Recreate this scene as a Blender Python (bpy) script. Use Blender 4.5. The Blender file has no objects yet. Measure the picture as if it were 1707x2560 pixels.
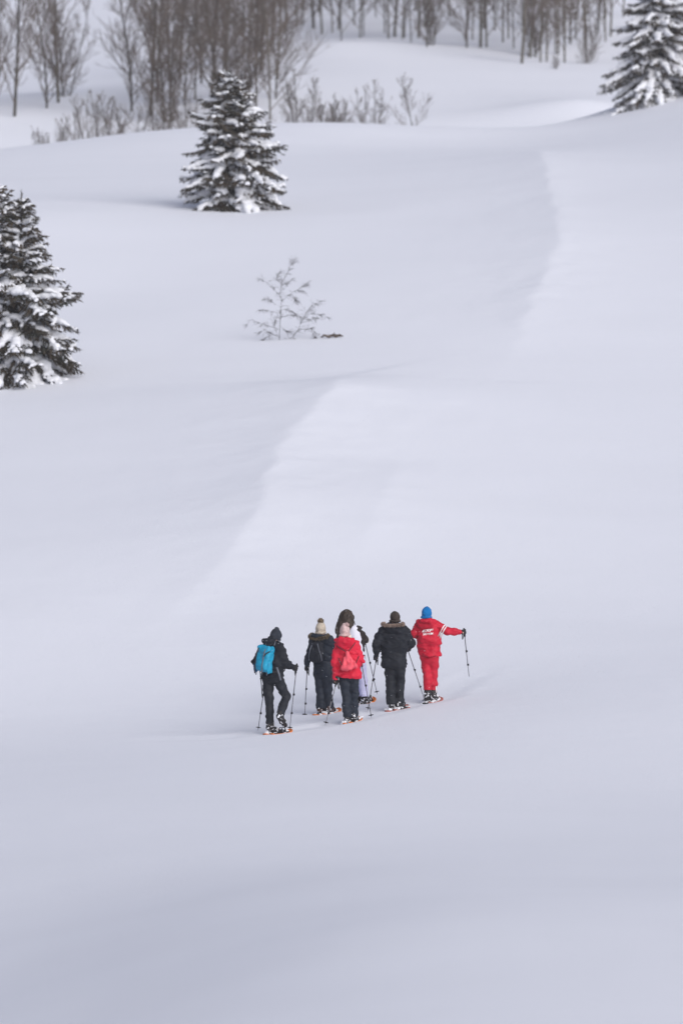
import bpy, math, random
import numpy as np
from mathutils import Vector, Matrix

SC = bpy.context.scene
COL = SC.collection
R = math.radians

# ------------------------------------------------------------------ camera
PITCH = R(-2.0)
FPX = 14222.0                      # focal length in photograph pixels (200 mm on a 36 mm high frame)
cam_d = bpy.data.cameras.new('camera')
cam = bpy.data.objects.new('camera', cam_d)
COL.objects.link(cam)
SC.camera = cam
cam.location = (0, 0, 0)
cam.rotation_euler = (R(90) + PITCH, 0, 0)
cam_d.sensor_fit = 'VERTICAL'
cam_d.sensor_height = 36.0
cam_d.sensor_width = 24.0
cam_d.lens = 200.0
cam_d.clip_start = 0.5
cam_d.clip_end = 5000
cam_d.dof.use_dof = True
cam_d.dof.focus_distance = 106.0
cam_d.dof.aperture_fstop = 1.7

# ------------------------------------------------------------------ sky, sun, exposure
SUN_AZ = R(148)       # compass angle of the sun, clockwise from +Y: right and a little behind the camera
SUN_EL = R(25)
W = bpy.data.worlds.new('World')
SC.world = W
W.use_nodes = True
wn, wl = W.node_tree.nodes, W.node_tree.links
wn.clear()
sky = wn.new('ShaderNodeTexSky')
sky.sky_type = 'NISHITA'
sky.sun_disc = False
sky.sun_elevation = SUN_EL
sky.sun_rotation = SUN_AZ
sky.air_density = 1.0
sky.dust_density = 6.0
sky.ozone_density = 2.0
cloud = wn.new('ShaderNodeMix'); cloud.data_type = 'RGBA'
cloud.inputs[0].default_value = 0.82                    # closed cloud deck
cloud.inputs[7].default_value = (2.3, 2.45, 3.15, 1)
bg = wn.new('ShaderNodeBackground')
bg.inputs['Strength'].default_value = 0.05
wo = wn.new('ShaderNodeOutputWorld')
wl.new(sky.outputs[0], cloud.inputs[6])
wl.new(cloud.outputs[2], bg.inputs['Color'])
wl.new(bg.outputs[0], wo.inputs['Surface'])

sun_d = bpy.data.lights.new('sun', 'SUN')
sun_d.energy = 1.5
sun_d.angle = R(68)
sun_d.color = (1.0, 0.975, 0.955)
sun = bpy.data.objects.new('sun', sun_d)
COL.objects.link(sun)
sdir = Vector((math.sin(SUN_AZ) * math.cos(SUN_EL), math.cos(SUN_AZ) * math.cos(SUN_EL), math.sin(SUN_EL)))
sun.rotation_euler = sdir.to_track_quat('Z', 'Y').to_euler()
sun.location = (30, -10, 40)

SC.view_settings.view_transform = 'Standard'
SC.view_settings.look = 'None'
SC.view_settings.gamma = 1.0
SC.view_settings.exposure = 1.22
SC.render.engine = 'CYCLES'
SC.cycles.use_denoising = True
SC.cycles.max_bounces = 8
SC.cycles.volume_bounces = 1

# ------------------------------------------------------------------ helpers
def at(px, py, Y):
    u = (px - 853.5) / FPX
    v = (1280.0 - py) / FPX
    dy = math.cos(PITCH) - v * math.sin(PITCH)
    dz = math.sin(PITCH) + v * math.cos(PITCH)
    s = Y / dy
    return np.array((u * s, Y, dz * s))

def nrm(v):
    v = np.asarray(v, float)
    return v / (np.linalg.norm(v) + 1e-12)

def mesh_np(name, V, F):
    """V (n,3); F: array (m,k) or list of such arrays."""
    V = np.asarray(V, np.float32)
    Fs = F if isinstance(F, list) else [F]
    Fs = [np.asarray(f, np.int32) for f in Fs if len(f)]
    me = bpy.data.meshes.new(name)
    me.vertices.add(len(V)); me.vertices.foreach_set('co', V.ravel())
    loops = np.concatenate([f.ravel() for f in Fs])
    tot = np.concatenate([np.full(len(f), f.shape[1], np.int32) for f in Fs])
    start = np.concatenate([[0], np.cumsum(tot)[:-1]]).astype(np.int32)
    me.loops.add(len(loops)); me.loops.foreach_set('vertex_index', loops)
    me.polygons.add(len(tot)); me.polygons.foreach_set('loop_start', start)
    me.update(calc_edges=True)
    me.validate()
    return me

def link(name, me, mat, parent=None, loc=None, smooth=True):
    o = bpy.data.objects.new(name, me)
    COL.objects.link(o)
    if mat is not None and me is not None and len(me.materials) == 0:
        me.materials.append(mat)
    if smooth and me is not None:
        me.shade_smooth()
    if parent is not None:
        o.parent = parent
    if loc is not None:
        o.location = loc
    return o

def thing(name, label, cat, loc, group=None):
    o = bpy.data.objects.new(name, None)
    COL.objects.link(o)
    o.empty_display_size = 0.2
    o.location = loc
    o['label'] = label; o['category'] = cat
    if group: o['group'] = group
    return o

def tag(o, label, cat, group=None):
    o['label'] = label; o['category'] = cat
    if group: o['group'] = group
    return o

def part(name, V, F, mat, root, smooth=True):
    """a mesh given in world coordinates becomes a child of root (or of a child of root)"""
    b = root
    off = np.zeros(3)
    while b is not None:
        off += np.array(b.location); b = b.parent
    me = mesh_np(name, np.asarray(V) - off, F)
    return link(name, me, mat, root, smooth=smooth)

class MB:
    """collects verts and faces"""
    def __init__(s): s.V = []; s.F3 = []; s.F4 = []; s.n = 0
    def add(s, V, F):
        V = np.asarray(V, float)
        s.V.append(V)
        for f in F:
            (s.F3 if len(f) == 3 else s.F4).append([i + s.n for i in f])
        s.n += len(V)
    def tube(s, pts, rad, seg=6, cap=True):
        pts = [np.asarray(p, float) for p in pts]
        n = len(pts)
        rad = [rad] * n if np.isscalar(rad) else rad
        d0 = nrm(pts[1] - pts[0])
        ref = np.array((0, 0, 1.0)) if abs(d0[2]) < 0.9 else np.array((1.0, 0, 0))
        u = nrm(np.cross(d0, ref))
        V = []
        for i in range(n):
            d = nrm(pts[min(i + 1, n - 1)] - pts[max(i - 1, 0)])
            u = nrm(u - d * np.dot(u, d)); w = np.cross(d, u)
            for k in range(seg):
                a = 2 * math.pi * k / seg
                V.append(pts[i] + rad[i] * (math.cos(a) * u + math.sin(a) * w))
        F = []
        for i in range(n - 1):
            for k in range(seg):
                k2 = (k + 1) % seg
                F.append((i * seg + k, i * seg + k2, (i + 1) * seg + k2, (i + 1) * seg + k))
        if cap:
            V.append(pts[0]); V.append(pts[-1]); a, b = n * seg, n * seg + 1
            for k in range(seg):
                k2 = (k + 1) % seg
                F.append((a, k2, k)); F.append((b, (n - 1) * seg + k, (n - 1) * seg + k2))
        s.add(V, F)
    def box(s, c, ax, ay, az):
        c, ax, ay, az = [np.asarray(q, float) for q in (c, ax, ay, az)]
        V = [c + i * ax + j * ay + k * az for i in (-1, 1) for j in (-1, 1) for k in (-1, 1)]
        s.add(V, [(0, 1, 3, 2), (4, 6, 7, 5), (0, 4, 5, 1), (2, 3, 7, 6), (0, 2, 6, 4), (1, 5, 7, 3)])
    def out(s):
        F = []
        if s.F4: F.append(np.array(s.F4, np.int32))
        if s.F3: F.append(np.array(s.F3, np.int32))
        return np.concatenate(s.V), F

# ------------------------------------------------------------------ implicit surfaces (clothes, bodies, snow pillows)
_lat = np.random.RandomState(5).rand(32, 32, 32).astype(np.float32) * 2 - 1
def vnoise(P):
    i = np.floor(P).astype(np.int32); f = (P - i).astype(np.float32)
    f = f * f * (3 - 2 * f)
    i &= 31; j = (i + 1) & 31
    x0, y0, z0 = i[..., 0], i[..., 1], i[..., 2]; x1, y1, z1 = j[..., 0], j[..., 1], j[..., 2]
    fx, fy, fz = f[..., 0], f[..., 1], f[..., 2]
    def L(a, b, t): return a + (b - a) * t
    return L(L(L(_lat[x0, y0, z0], _lat[x1, y0, z0], fx), L(_lat[x0, y1, z0], _lat[x1, y1, z0], fx), fy),
             L(L(_lat[x0, y0, z1], _lat[x1, y0, z1], fx), L(_lat[x0, y1, z1], _lat[x1, y1, z1], fx), fy), fz)

def surface_nets(Fd, o, h):
    nx, ny, nz = Fd.shape
    S = Fd < 0
    n = np.zeros((nx - 1, ny - 1, nz - 1), np.int8)
    for a in (0, 1):
        for b in (0, 1):
            for c in (0, 1):
                n += S[a:nx - 1 + a, b:ny - 1 + b, c:nz - 1 + c]
    act = (n > 0) & (n < 8)
    I, J, K = np.nonzero(act)
    idx = np.full(act.shape, -1, np.int32); idx[act] = np.arange(len(I))
    V = np.zeros((len(I), 3)); cnt = np.zeros(len(I))
    cs = [(a, b, c) for a in (0, 1) for b in (0, 1) for c in (0, 1)]
    for p in cs:
        for ax in range(3):
            if p[ax]: continue
            q = list(p); q[ax] = 1
            fa = Fd[I + p[0], J + p[1], K + p[2]]; fb = Fd[I + q[0], J + q[1], K + q[2]]
            m = (fa < 0) != (fb < 0)
            t = np.where(m, fa / np.where(m, fa - fb, 1), 0)
            for k in range(3):
                V[:, k] += np.where(m, p[k] + (t if k == ax else 0), 0)
            cnt += m
    V = V / cnt[:, None] + np.stack([I, J, K], 1)
    V = np.asarray(o) + V * h
    Q = []
    for ax in range(3):
        sl0 = [slice(1, None)] * 3; sl1 = [slice(1, None)] * 3
        sl0[ax] = slice(0, -1); sl1[ax] = slice(1, None)
        A = S[tuple(sl0)]; B = S[tuple(sl1)]
        E = np.nonzero(A != B)
        e = [E[0].copy(), E[1].copy(), E[2].copy()]
        for k in range(3):
            if k != ax: e[k] += 1
        inside0 = S[e[0], e[1], e[2]]
        u, v = (ax + 1) % 3, (ax + 2) % 3
        def cell(du, dv):
            c = [e[0].copy(), e[1].copy(), e[2].copy()]
            c[u] += du; c[v] += dv
            ok = np.ones(len(c[0]), bool)
            for k in range(3): ok &= (c[k] >= 0) & (c[k] < act.shape[k])
            r = np.full(len(c[0]), -1, np.int32)
            r[ok] = idx[c[0][ok], c[1][ok], c[2][ok]]
            return r
        q = np.stack([cell(-1, -1), cell(0, -1), cell(0, 0), cell(-1, 0)], 1)
        q[~inside0] = q[~inside0][:, ::-1]
        Q.append(q[(q >= 0).all(1)])
    return V, np.concatenate(Q)

class Sdf:
    def __init__(s): s.ops = []; s.lo = np.full(3, 1e9); s.hi = np.full(3, -1e9)
    def _b(s, lo, hi): s.lo = np.minimum(s.lo, lo); s.hi = np.maximum(s.hi, hi)
    def rc(s, a, b, r1, r2=None, k=0.03):
        a, b = np.asarray(a, float), np.asarray(b, float); r2 = r1 if r2 is None else r2
        m = max(r1, r2); lo = np.minimum(a, b) - m; hi = np.maximum(a, b) + m
        s._b(lo, hi); s.ops.append(('rc', a, b, r1, r2, k, lo, hi)); return s
    def chain(s, pts, rads, k=0.03):
        for i in range(len(pts) - 1): s.rc(pts[i], pts[i + 1], rads[i], rads[i + 1], k)
        return s
    def el(s, c, rad, rot=None, k=0.03, sub=False):
        c = np.asarray(c, float); m = max(rad)
        s.ops.append(('sub' if sub else 'el', c, np.asarray(rad, float), np.eye(3) if rot is None else rot, k, c - m, c + m))
        if not sub: s._b(c - m, c + m)
        return s
    def rbox(s, c, half, rot=None, r=0.03, k=0.03):
        c = np.asarray(c, float); m = np.linalg.norm(half) + r
        s._b(c - m, c + m); s.ops.append(('bx', c, np.asarray(half, float), np.eye(3) if rot is None else rot, k, c - m, c + m, r)); return s
    def cut(s, p, n):            # removes the side the normal points to
        s.ops.append(('cut', np.asarray(p, float), nrm(n))); return s
    def noise(s, amp, sc, seed=0, bias=0.0):
        s.ops.append(('ns', amp, np.asarray(sc, float) * np.ones(3), seed, bias)); return s
    def build(s, h, pad=0.04, zclip=None):
        lo = s.lo - pad; hi = s.hi + pad
        n = np.ceil((hi - lo) / h).astype(int) + 2
        ax = [(lo[i] + h * np.arange(n[i])).astype(np.float32) for i in range(3)]
        Fd = np.full(n, 1.0, np.float32)
        for op in s.ops:
            if op[0] == 'cut':
                p, nn = op[1], op[2]
                d = (nn[0] * (ax[0] - p[0]))[:, None, None] + (nn[1] * (ax[1] - p[1]))[None, :, None] + (nn[2] * (ax[2] - p[2]))[None, None, :]
                Fd = np.maximum(Fd, d.astype(np.float32)); continue
            if op[0] == 'ns':
                m = np.abs(Fd) < 0.06
                I = np.nonzero(m)
                P = np.stack([ax[0][I[0]], ax[1][I[1]], ax[2][I[2]]], 1) / op[2] + op[3] * 7.31 + 400
                Fd[m] += op[1] * vnoise(P) + op[4]; continue
            k = op[4] if op[0] in ('el', 'sub', 'bx') else op[5]
            l, u = (op[5], op[6]) if op[0] in ('el', 'sub', 'bx') else (op[6], op[7])
            g = max(k, 0.0) + 0.07
            i0 = np.maximum(np.floor((l - g - lo) / h).astype(int), 0); i1 = np.minimum(np.ceil((u + g - lo) / h).astype(int) + 1, n)
            if (i1 <= i0).any(): continue
            X = ax[0][i0[0]:i1[0]][:, None, None]; Y = ax[1][i0[1]:i1[1]][None, :, None]; Z = ax[2][i0[2]:i1[2]][None, None, :]
            if op[0] == 'rc':
                a, b, r1, r2 = op[1:5]; d = b - a; L2 = max(np.dot(d, d), 1e-9)
                px, py, pz = X - a[0], Y - a[1], Z - a[2]
                t = np.clip((px * d[0] + py * d[1] + pz * d[2]) / L2, 0, 1)
                dist = np.sqrt((px - t * d[0]) ** 2 + (py - t * d[1]) ** 2 + (pz - t * d[2]) ** 2) - (r1 + (r2 - r1) * t)
            else:
                c, rad, M = op[1:4]
                px, py, pz = X - c[0], Y - c[1], Z - c[2]
                q = [M[0, i] * px + M[1, i] * py + M[2, i] * pz for i in range(3)]     # columns of M are the local axes
                if op[0] == 'bx':
                    r = op[7]
                    e = [np.abs(q[i]) - (rad[i] - r) for i in range(3)]
                    dist = np.sqrt(sum(np.maximum(v, 0) ** 2 for v in e)) + np.minimum(np.maximum(np.maximum(e[0], e[1]), e[2]), 0) - r
                else:
                    k0 = np.sqrt(sum((q[i] / rad[i]) ** 2 for i in range(3)))
                    k1 = np.sqrt(sum((q[i] / rad[i] ** 2) ** 2 for i in range(3)))
                    dist = k0 * (k0 - 1) / np.maximum(k1, 1e-6)
            A = Fd[i0[0]:i1[0], i0[1]:i1[1], i0[2]:i1[2]]
            if op[0] == 'sub':
                A[:] = np.maximum(A, -dist)
            elif k <= 0:
                A[:] = np.minimum(A, dist)
            else:
                w = np.clip(0.5 + 0.5 * (dist - A) / k, 0, 1)
                A[:] = dist * (1 - w) + A * w - k * w * (1 - w)
        Fd[0] = Fd[-1] = 1; Fd[:, 0] = Fd[:, -1] = 1; Fd[:, :, 0] = Fd[:, :, -1] = 1
        return surface_nets(Fd, lo, h)

# ------------------------------------------------------------------ materials
def mat(name, col, rough=0.8, var=0.12, vscale=8.0, bump=0.0, bscale=60.0, bdist=0.004, spec=0.3, col2=None, sheen=0.0, stretch=None, sss=0.0):
    m = bpy.data.materials.new(name); m.use_nodes = True
    nt = m.node_tree; N = nt.nodes; L = nt.links
    b = N['Principled BSDF']
    b.inputs['Roughness'].default_value = rough
    b.inputs['Specular IOR Level'].default_value = spec
    if sheen: b.inputs['Sheen Weight'].default_value = sheen
    tc = N.new('ShaderNodeTexCoord')
    vec = tc.outputs['Object']
    if stretch:
        mp = N.new('ShaderNodeMapping'); mp.inputs['Scale'].default_value = stretch
        L.new(vec, mp.inputs[0]); vec = mp.outputs[0]
    ns = N.new('ShaderNodeTexNoise'); ns.inputs['Scale'].default_value = vscale; ns.inputs['Detail'].default_value = 5
    L.new(vec, ns.inputs['Vector'])
    rp = N.new('ShaderNodeValToRGB')
    c2 = col2 if col2 else tuple(min(1, c * (1 + var)) for c in col)
    c1 = tuple(c * (1 - var) for c in col)
    rp.color_ramp.elements[0].position = 0.3; rp.color_ramp.elements[1].position = 0.7
    rp.color_ramp.elements[0].color = (*c1, 1); rp.color_ramp.elements[1].color = (*c2, 1)
    L.new(ns.outputs['Fac'], rp.inputs[0]); L.new(rp.outputs[0], b.inputs['Base Color'])
    if bump:
        n2 = N.new('ShaderNodeTexNoise'); n2.inputs['Scale'].default_value = bscale; n2.inputs['Detail'].default_value = 6
        L.new(vec, n2.inputs['Vector'])
        bp = N.new('ShaderNodeBump'); bp.inputs['Strength'].default_value = bump; bp.inputs['Distance'].default_value = bdist
        L.new(n2.outputs['Fac'], bp.inputs['Height']); L.new(bp.outputs[0], b.inputs['Normal'])
    return m

M = {}
SNOWC = (0.79, 0.81, 0.88)
M['snow'] = mat('snow_ground', SNOWC, 0.65, 0.012, 0.35, 0.35, 2.2, 0.03, 0.25, stretch=(0.55, 1.0, 1.0))
M['snowcap'] = mat('snow_pillow', (0.70, 0.715, 0.765), 0.7, 0.02, 3, 0.4, 14, 0.02, 0.2)
M['needle'] = mat('spruce_needles', (0.028, 0.034, 0.026), 0.7, 0.3, 3.0, col2=(0.085, 0.062, 0.042))
M['bark'] = mat('bark_dark', (0.045, 0.038, 0.032), 0.9, 0.35, 1.5, 0.5, 30, 0.01, col2=(0.085, 0.074, 0.058))
M['twig'] = mat('bark_twigs', (0.095, 0.072, 0.060), 0.9, 0.3, 0.8, col2=(0.175, 0.142, 0.122))
M['sapling'] = mat('sapling_bark', (0.05, 0.040, 0.040), 0.9, 0.3, 4.0)
M['barkpale'] = mat('bark_grey', (0.085, 0.074, 0.060), 0.9, 0.4, 1.5, 0.5, 25, 0.01, col2=(0.15, 0.135, 0.11))
M['black'] = mat('black_fabric', (0.0105, 0.0125, 0.0185), 0.75, 0.25, 9, 0.3, 70, 0.004, 0.25)
M['blacktr'] = mat('black_trouser_fabric', (0.0095, 0.0115, 0.017), 0.7, 0.25, 9, 0.3, 60, 0.004, 0.3)
M['brownblack'] = mat('brown_black_fabric', (0.028, 0.022, 0.021), 0.75, 0.25, 9, 0.3, 70, 0.004, 0.25)
M['navy'] = mat('navy_fabric', (0.011, 0.016, 0.027), 0.72, 0.25, 9, 0.3, 70, 0.004, 0.28)
M['navytr'] = mat('navy_trouser_fabric', (0.012, 0.017, 0.028), 0.7, 0.25, 9, 0.3, 60, 0.004, 0.3)
M['red'] = mat('red_fabric', (0.58, 0.008, 0.036), 0.62, 0.10, 7, 0.25, 60, 0.004, 0.3)
M['redinst'] = mat('crimson_fabric', (0.49, 0.007, 0.030), 0.62, 0.12, 7, 0.25, 60, 0.004, 0.3)
M['whitefab'] = mat('white_fabric', (0.74, 0.74, 0.86), 0.7, 0.03, 7, 0.2, 60, 0.004)
M['lilacfab'] = mat('lilac_white_fabric', (0.60, 0.60, 0.83), 0.7, 0.04, 7, 0.2, 60, 0.004)
M['whiteprint'] = mat('white_print', (0.86, 0.84, 0.85), 0.6, 0.02, 7)
M['turq'] = mat('turquoise_nylon', (0.003, 0.23, 0.42), 0.55, 0.2, 9, 0.3, 50, 0.004, 0.35, col2=(0.008, 0.34, 0.54))
M['blue'] = mat('blue_knit', (0.004, 0.15, 0.42), 0.85, 0.15, 12, 0.5, 120, 0.004, 0.2)
M['greyknit'] = mat('dark_grey_knit', (0.026, 0.031, 0.042), 0.9, 0.25, 12, 0.6, 110, 0.005, 0.2)
M['brownknit'] = mat('dark_brown_knit', (0.045, 0.034, 0.030), 0.9, 0.4, 14, 0.6, 110, 0.005, 0.2)
M['creamknit'] = mat('cream_knit', (0.46, 0.40, 0.33), 0.9, 0.2, 14, 0.6, 110, 0.005, 0.2)
M['pinkknit'] = mat('dusty_pink_knit', (0.52, 0.38, 0.37), 0.9, 0.25, 16, 0.7, 100, 0.006, 0.2)
M['cream'] = mat('cream_fleece', (0.66, 0.60, 0.53), 0.9, 0.1, 14, 0.5, 80, 0.005, 0.2)
M['furbrown'] = mat('brown_fur', (0.10, 0.075, 0.05), 0.85, 0.4, 20, col2=(0.24, 0.185, 0.125))
M['furpom'] = mat('brown_fur_pompom', (0.11, 0.075, 0.045), 0.85, 0.4, 20, col2=(0.22, 0.16, 0.10))
M['furtan'] = mat('tan_fur', (0.24, 0.17, 0.14), 0.85, 0.3, 20, col2=(0.42, 0.32, 0.27))
M['hair'] = mat('brown_hair', (0.026, 0.019, 0.017), 0.6, 0.5, 16, spec=0.3, col2=(0.07, 0.048, 0.035), stretch=(3, 3, 0.5))
M['skin'] = mat('skin', (0.52, 0.32, 0.26), 0.55, 0.06, 9)
M['bagpink'] = mat('coral_drawstring_cloth', (0.72, 0.085, 0.12), 0.6, 0.14, 12, 0.3, 50, 0.004)
M['strap'] = mat('dark_webbing', (0.022, 0.022, 0.026), 0.8, 0.2, 20)
M['strapgrey'] = mat('grey_webbing', (0.13, 0.14, 0.17), 0.8, 0.2, 20)
M['polegrey'] = mat('grey_pole_metal', (0.10, 0.10, 0.12), 0.4, 0.15, 20, spec=0.5)
M['polesilver'] = mat('silver_pole_metal', (0.19, 0.185, 0.20), 0.45, 0.15, 20, spec=0.5)
M['rubber'] = mat('black_rubber', (0.014, 0.014, 0.016), 0.65, 0.2, 20)
M['orange'] = mat('orange_plastic', (0.72, 0.20, 0.035), 0.45, 0.12, 10, spec=0.4)
M['redplastic'] = mat('dull_red_plastic', (0.45, 0.12, 0.09), 0.5, 0.12, 10, spec=0.4)
M['boot'] = mat('dark_boot_leather', (0.020, 0.019, 0.021), 0.6, 0.3, 14, 0.3, 60, 0.004)
M['bootbrown'] = mat('brown_boot_leather', (0.06, 0.035, 0.03), 0.6, 0.3, 14, 0.3, 60, 0.004)
M['bluepocket'] = mat('deep_blue_mesh', (0.006, 0.085, 0.20), 0.8, 0.2, 14)

# fine grain of fresh snow on top of the wind ripples
_n = M['snow'].node_tree; _b = _n.nodes['Principled BSDF']; _prev = _b.inputs['Normal'].links[0].from_socket
_t = _n.nodes.new('ShaderNodeTexCoord'); _g = _n.nodes.new('ShaderNodeTexNoise'); _g.inputs['Scale'].default_value = 11.0; _g.inputs['Detail'].default_value = 8; _g.inputs['Roughness'].default_value = 0.7
_bp = _n.nodes.new('ShaderNodeBump'); _bp.inputs['Strength'].default_value = 0.5; _bp.inputs['Distance'].default_value = 0.02
_n.links.new(_t.outputs['Object'], _g.inputs['Vector']); _n.links.new(_g.outputs['Fac'], _bp.inputs['Height']); _n.links.new(_prev, _bp.inputs['Normal']); _n.links.new(_bp.outputs[0], _b.inputs['Normal'])

# ------------------------------------------------------------------ the snow slope
# anchor points of the slope: photograph pixel and distance from the camera in metres
ANCH = [
 # foot of the picture: a shallow hollow that rolls away to the left
 (-900, 2560, 72), (-250, 2560, 71.5), (250, 2560, 65.2), (853, 2560, 59.6), (1400, 2560, 58.6), (2050, 2560, 59.0), (2700, 2560, 59.5),
 (-700, 2350, 83), (0, 2350, 78.6), (400, 2350, 71.9), (853, 2350, 66.2), (1300, 2350, 65.6), (1800, 2350, 66.6), (2400, 2350, 67.5),
 (-600, 2180, 90), (100, 2180, 85.8), (853, 2180, 77.4), (1500, 2180, 77.6), (2300, 2180, 78.5),
 (-600, 1980, 99), (150, 1980, 95.5), (853, 1985, 92.5), (1450, 1975, 94.5), (2200, 1960, 95.5),
 # terrace the walkers cross
 (-500, 1860, 106), (100, 1850, 105), (420, 1845, 104.3), (676, 1832, 104), (815, 1783, 106.5), (870, 1804, 104.8), (985, 1770, 106), (1075, 1753, 106.8), (915, 1757, 107.5),
 (1175, 1692, 110), (1420, 1700, 108.5), (1707, 1720, 106.5), (2200, 1740, 105),
 # bowl above them
 (-500, 1560, 119), (100, 1540, 119), (500, 1540, 119), (853, 1560, 117), (1280, 1540, 119), (1707, 1520, 120), (2200, 1500, 120),
 (-500, 1250, 138), (100, 1240, 137), (520, 1240, 136), (853, 1240, 135), (1280, 1240, 136), (1707, 1220, 137), (2200, 1200, 137),
 (-500, 1000, 155.5), (20, 975, 156.6), (480, 980, 154), (853, 980, 153), (1280, 980, 153), (1707, 960, 154), (2200, 950, 154),
 (-400, 740, 176), (150, 740, 176), (700, 850, 164), (853, 730, 174), (1280, 730, 174), (1707, 700, 175), (2200, 680, 174),
 (100, 530, 195), (600, 532, 197.5), (1000, 530, 197), (1340, 530, 196.5), (1707, 480, 198), (2200, 450, 196),
 # crest of the knoll
 (-500, 440, 217), (-150, 395, 219), (100, 362, 220), (300, 335, 221), (600, 314, 222), (900, 313, 222), (1150, 332, 220), (1230, 344, 219), (1295, 358, 217),
 # crest of the hump on the right
 (1400, 334, 219), (1470, 298, 223), (1540, 262, 227), (1640, 232, 233), (1760, 214, 238), (2050, 195, 241),
]
def far(Y): return float(np.interp(Y, (0, 108, 197, 222, 252, 600), (0, 108, 175.6, 221, 254, 602)))
def _z(px, py, Y, dz=0.0):
    p = at(px, py, far(Y)); p[2] += dz; return tuple(p)
PTS = [_z(*a) for a in ANCH]
# dip behind the knoll and behind the hump
PTS += [_z(-400, 420, 238, -1.6), _z(0, 365, 238, -1.4), (_z(300, 335, 238, -1.3)), _z(600, 314, 238, -1.1), _z(900, 313, 238, -0.9), _z(1150, 332, 236, -1.0), _z(1290, 352, 233, -1.3),
        _z(1420, 325, 239, -1.2), _z(1600, 250, 250, -1.0), _z(1800, 215, 256, -1.2), _z(2200, 195, 258, -1.5)]
# far bank under the wood
PTS += [_z(-300, 300, 252), _z(60, 292, 252), _z(250, 262, 258), _z(450, 225, 262), _z(700, 285, 252), _z(950, 260, 256), _z(1250, 262, 254), _z(1450, 250, 252),
        _z(650, 160, 282), _z(820, 108, 284), _z(1000, 112, 285), _z(1200, 128, 286), _z(1380, 158, 284), _z(1500, 150, 282), _z(1750, 160, 280), _z(2200, 170, 276),
        _z(1100, 200, 268), _z(700, -70, 340), _z(1200, -60, 340), _z(1800, -40, 340), _z(2600, 0, 330),
        _z(300, 150, 300), _z(100, 205, 290), _z(-300, 230, 290), _z(100, -60, 350), _z(-400, -20, 350), _z(350, -90, 350)]
# unseen surroundings
for X in (-140, -60, 0, 60, 140):
    PTS += [(X, 0, -1.8), (X, 13, -5.2), (X, 28, -8.2), (X, 45, -8.0), (X, -40, 9)]
for X, Z in ((-260, 50), (-120, 56), (60, 68), (200, 80)):
    PTS += [(X, 520, Z + 10), (X, 700, Z + 30)]
for X in (-120, 120):
    PTS += [(X, 110, -7 + 0.02 * X), (X, 155, 0 + 0.02 * X), (X, 222, 7 + .02 * X), (X, 290, 13 + .03 * X)]
PTS = np.array(PTS)
_S = 40.0
_C = PTS[:, :2] / _S
def _ker(d2):
    return 0.5 * d2 * np.log(np.maximum(d2, 1e-12))
def _tps():
    n = len(_C)
    d2 = ((_C[:, None] - _C[None]) ** 2).sum(-1)
    A = np.zeros((n + 3, n + 3))
    A[:n, :n] = _ker(d2) + np.eye(n) * 4e-4
    P = np.c_[np.ones(n), _C]
    A[:n, n:] = P; A[n:, :n] = P.T
    return np.linalg.solve(A, np.r_[PTS[:, 2], 0, 0, 0])
_Wt = _tps()
def base_z(x, y):
    q = np.stack([np.ravel(x), np.ravel(y)], 1) / _S
    out = np.empty(len(q))
    for i in range(0, len(q), 40000):
        s = q[i:i + 40000]
        d2 = ((s[:, None] - _C[None]) ** 2).sum(-1)
        out[i:i + 40000] = _ker(d2) @ _Wt[:-3] + _Wt[-3] + s @ _Wt[-2:]
    return out.reshape(np.shape(x))

def hit(px, py, y0=80.0, y1=420.0, fn=None):
    """first point of the slope seen through a photograph pixel"""
    Y = np.arange(y0, y1, 0.25)
    d = at(px, py, 1.0)
    dz = (fn or base_z)(d[0] * Y, Y) - d[2] * Y
    k = np.nonzero(dz > 0)[0]
    if len(k) == 0: return None
    i = k[0]
    t = 0.0 if i == 0 else dz[i - 1] / (dz[i - 1] - dz[i])
    yy = Y[max(i - 1, 0)] + 0.25 * t
    return np.array((d[0] * yy, yy, float((fn or base_z)(np.array([d[0] * yy]), np.array([yy]))[0])))

def poly_hit(pp): return np.array([hit(*p)[:2] for p in pp])
# wind ridges: crest lines on the slope
RIDGE_A = poly_hit([(1310, 372), (1345, 415), (1368, 470), (1378, 540), (1398, 610), (1385, 655), (1358, 725), (1328, 795), (1288, 875), (1235, 955), (1180, 1005)])
RIDGE_B = poly_hit([(905, 926), (868, 950), (825, 1015), (785, 1065), (722, 1130), (672, 1230), (640, 1320), (590, 1390), (510, 1475), (430, 1540), (330, 1590), (180, 1645), (20, 1695)])
RIDGE_D = poly_hit([(900, 932), (950, 940), (1010, 958), (1090, 985)])
RIDGE_C = poly_hit([(1010, 1150), (965, 1250), (920, 1340), (880, 1420)])
TRAIL = poly_hit([(250, 1852), (430, 1846), (560, 1842), (676, 1830), (770, 1818), (870, 1800), (985, 1769), (1080, 1748), (1175, 1694), (1290, 1640)])

def poly_sd(x, y, P):
    """distance to a polyline, side (+1 right of travel), parameter 0..1 along it"""
    best = np.full(x.shape, 1e9); side = np.zeros(x.shape); par = np.zeros(x.shape)
    L = np.r_[0, np.cumsum(np.linalg.norm(np.diff(P, axis=0), axis=1))]
    for i in range(len(P) - 1):
        a, b = P[i], P[i + 1]; d = b - a; l2 = d @ d
        t = np.clip(((x - a[0]) * d[0] + (y - a[1]) * d[1]) / l2, 0, 1)
        ex, ey = x - a[0] - t * d[0], y - a[1] - t * d[1]
        dd = np.hypot(ex, ey); m = dd < best
        best[m] = dd[m]; side[m] = np.sign(d[1] * ex - d[0] * ey)[m]; par[m] = ((L[i] + t * np.sqrt(l2)) / L[-1])[m]
    return best, side, par

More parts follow.
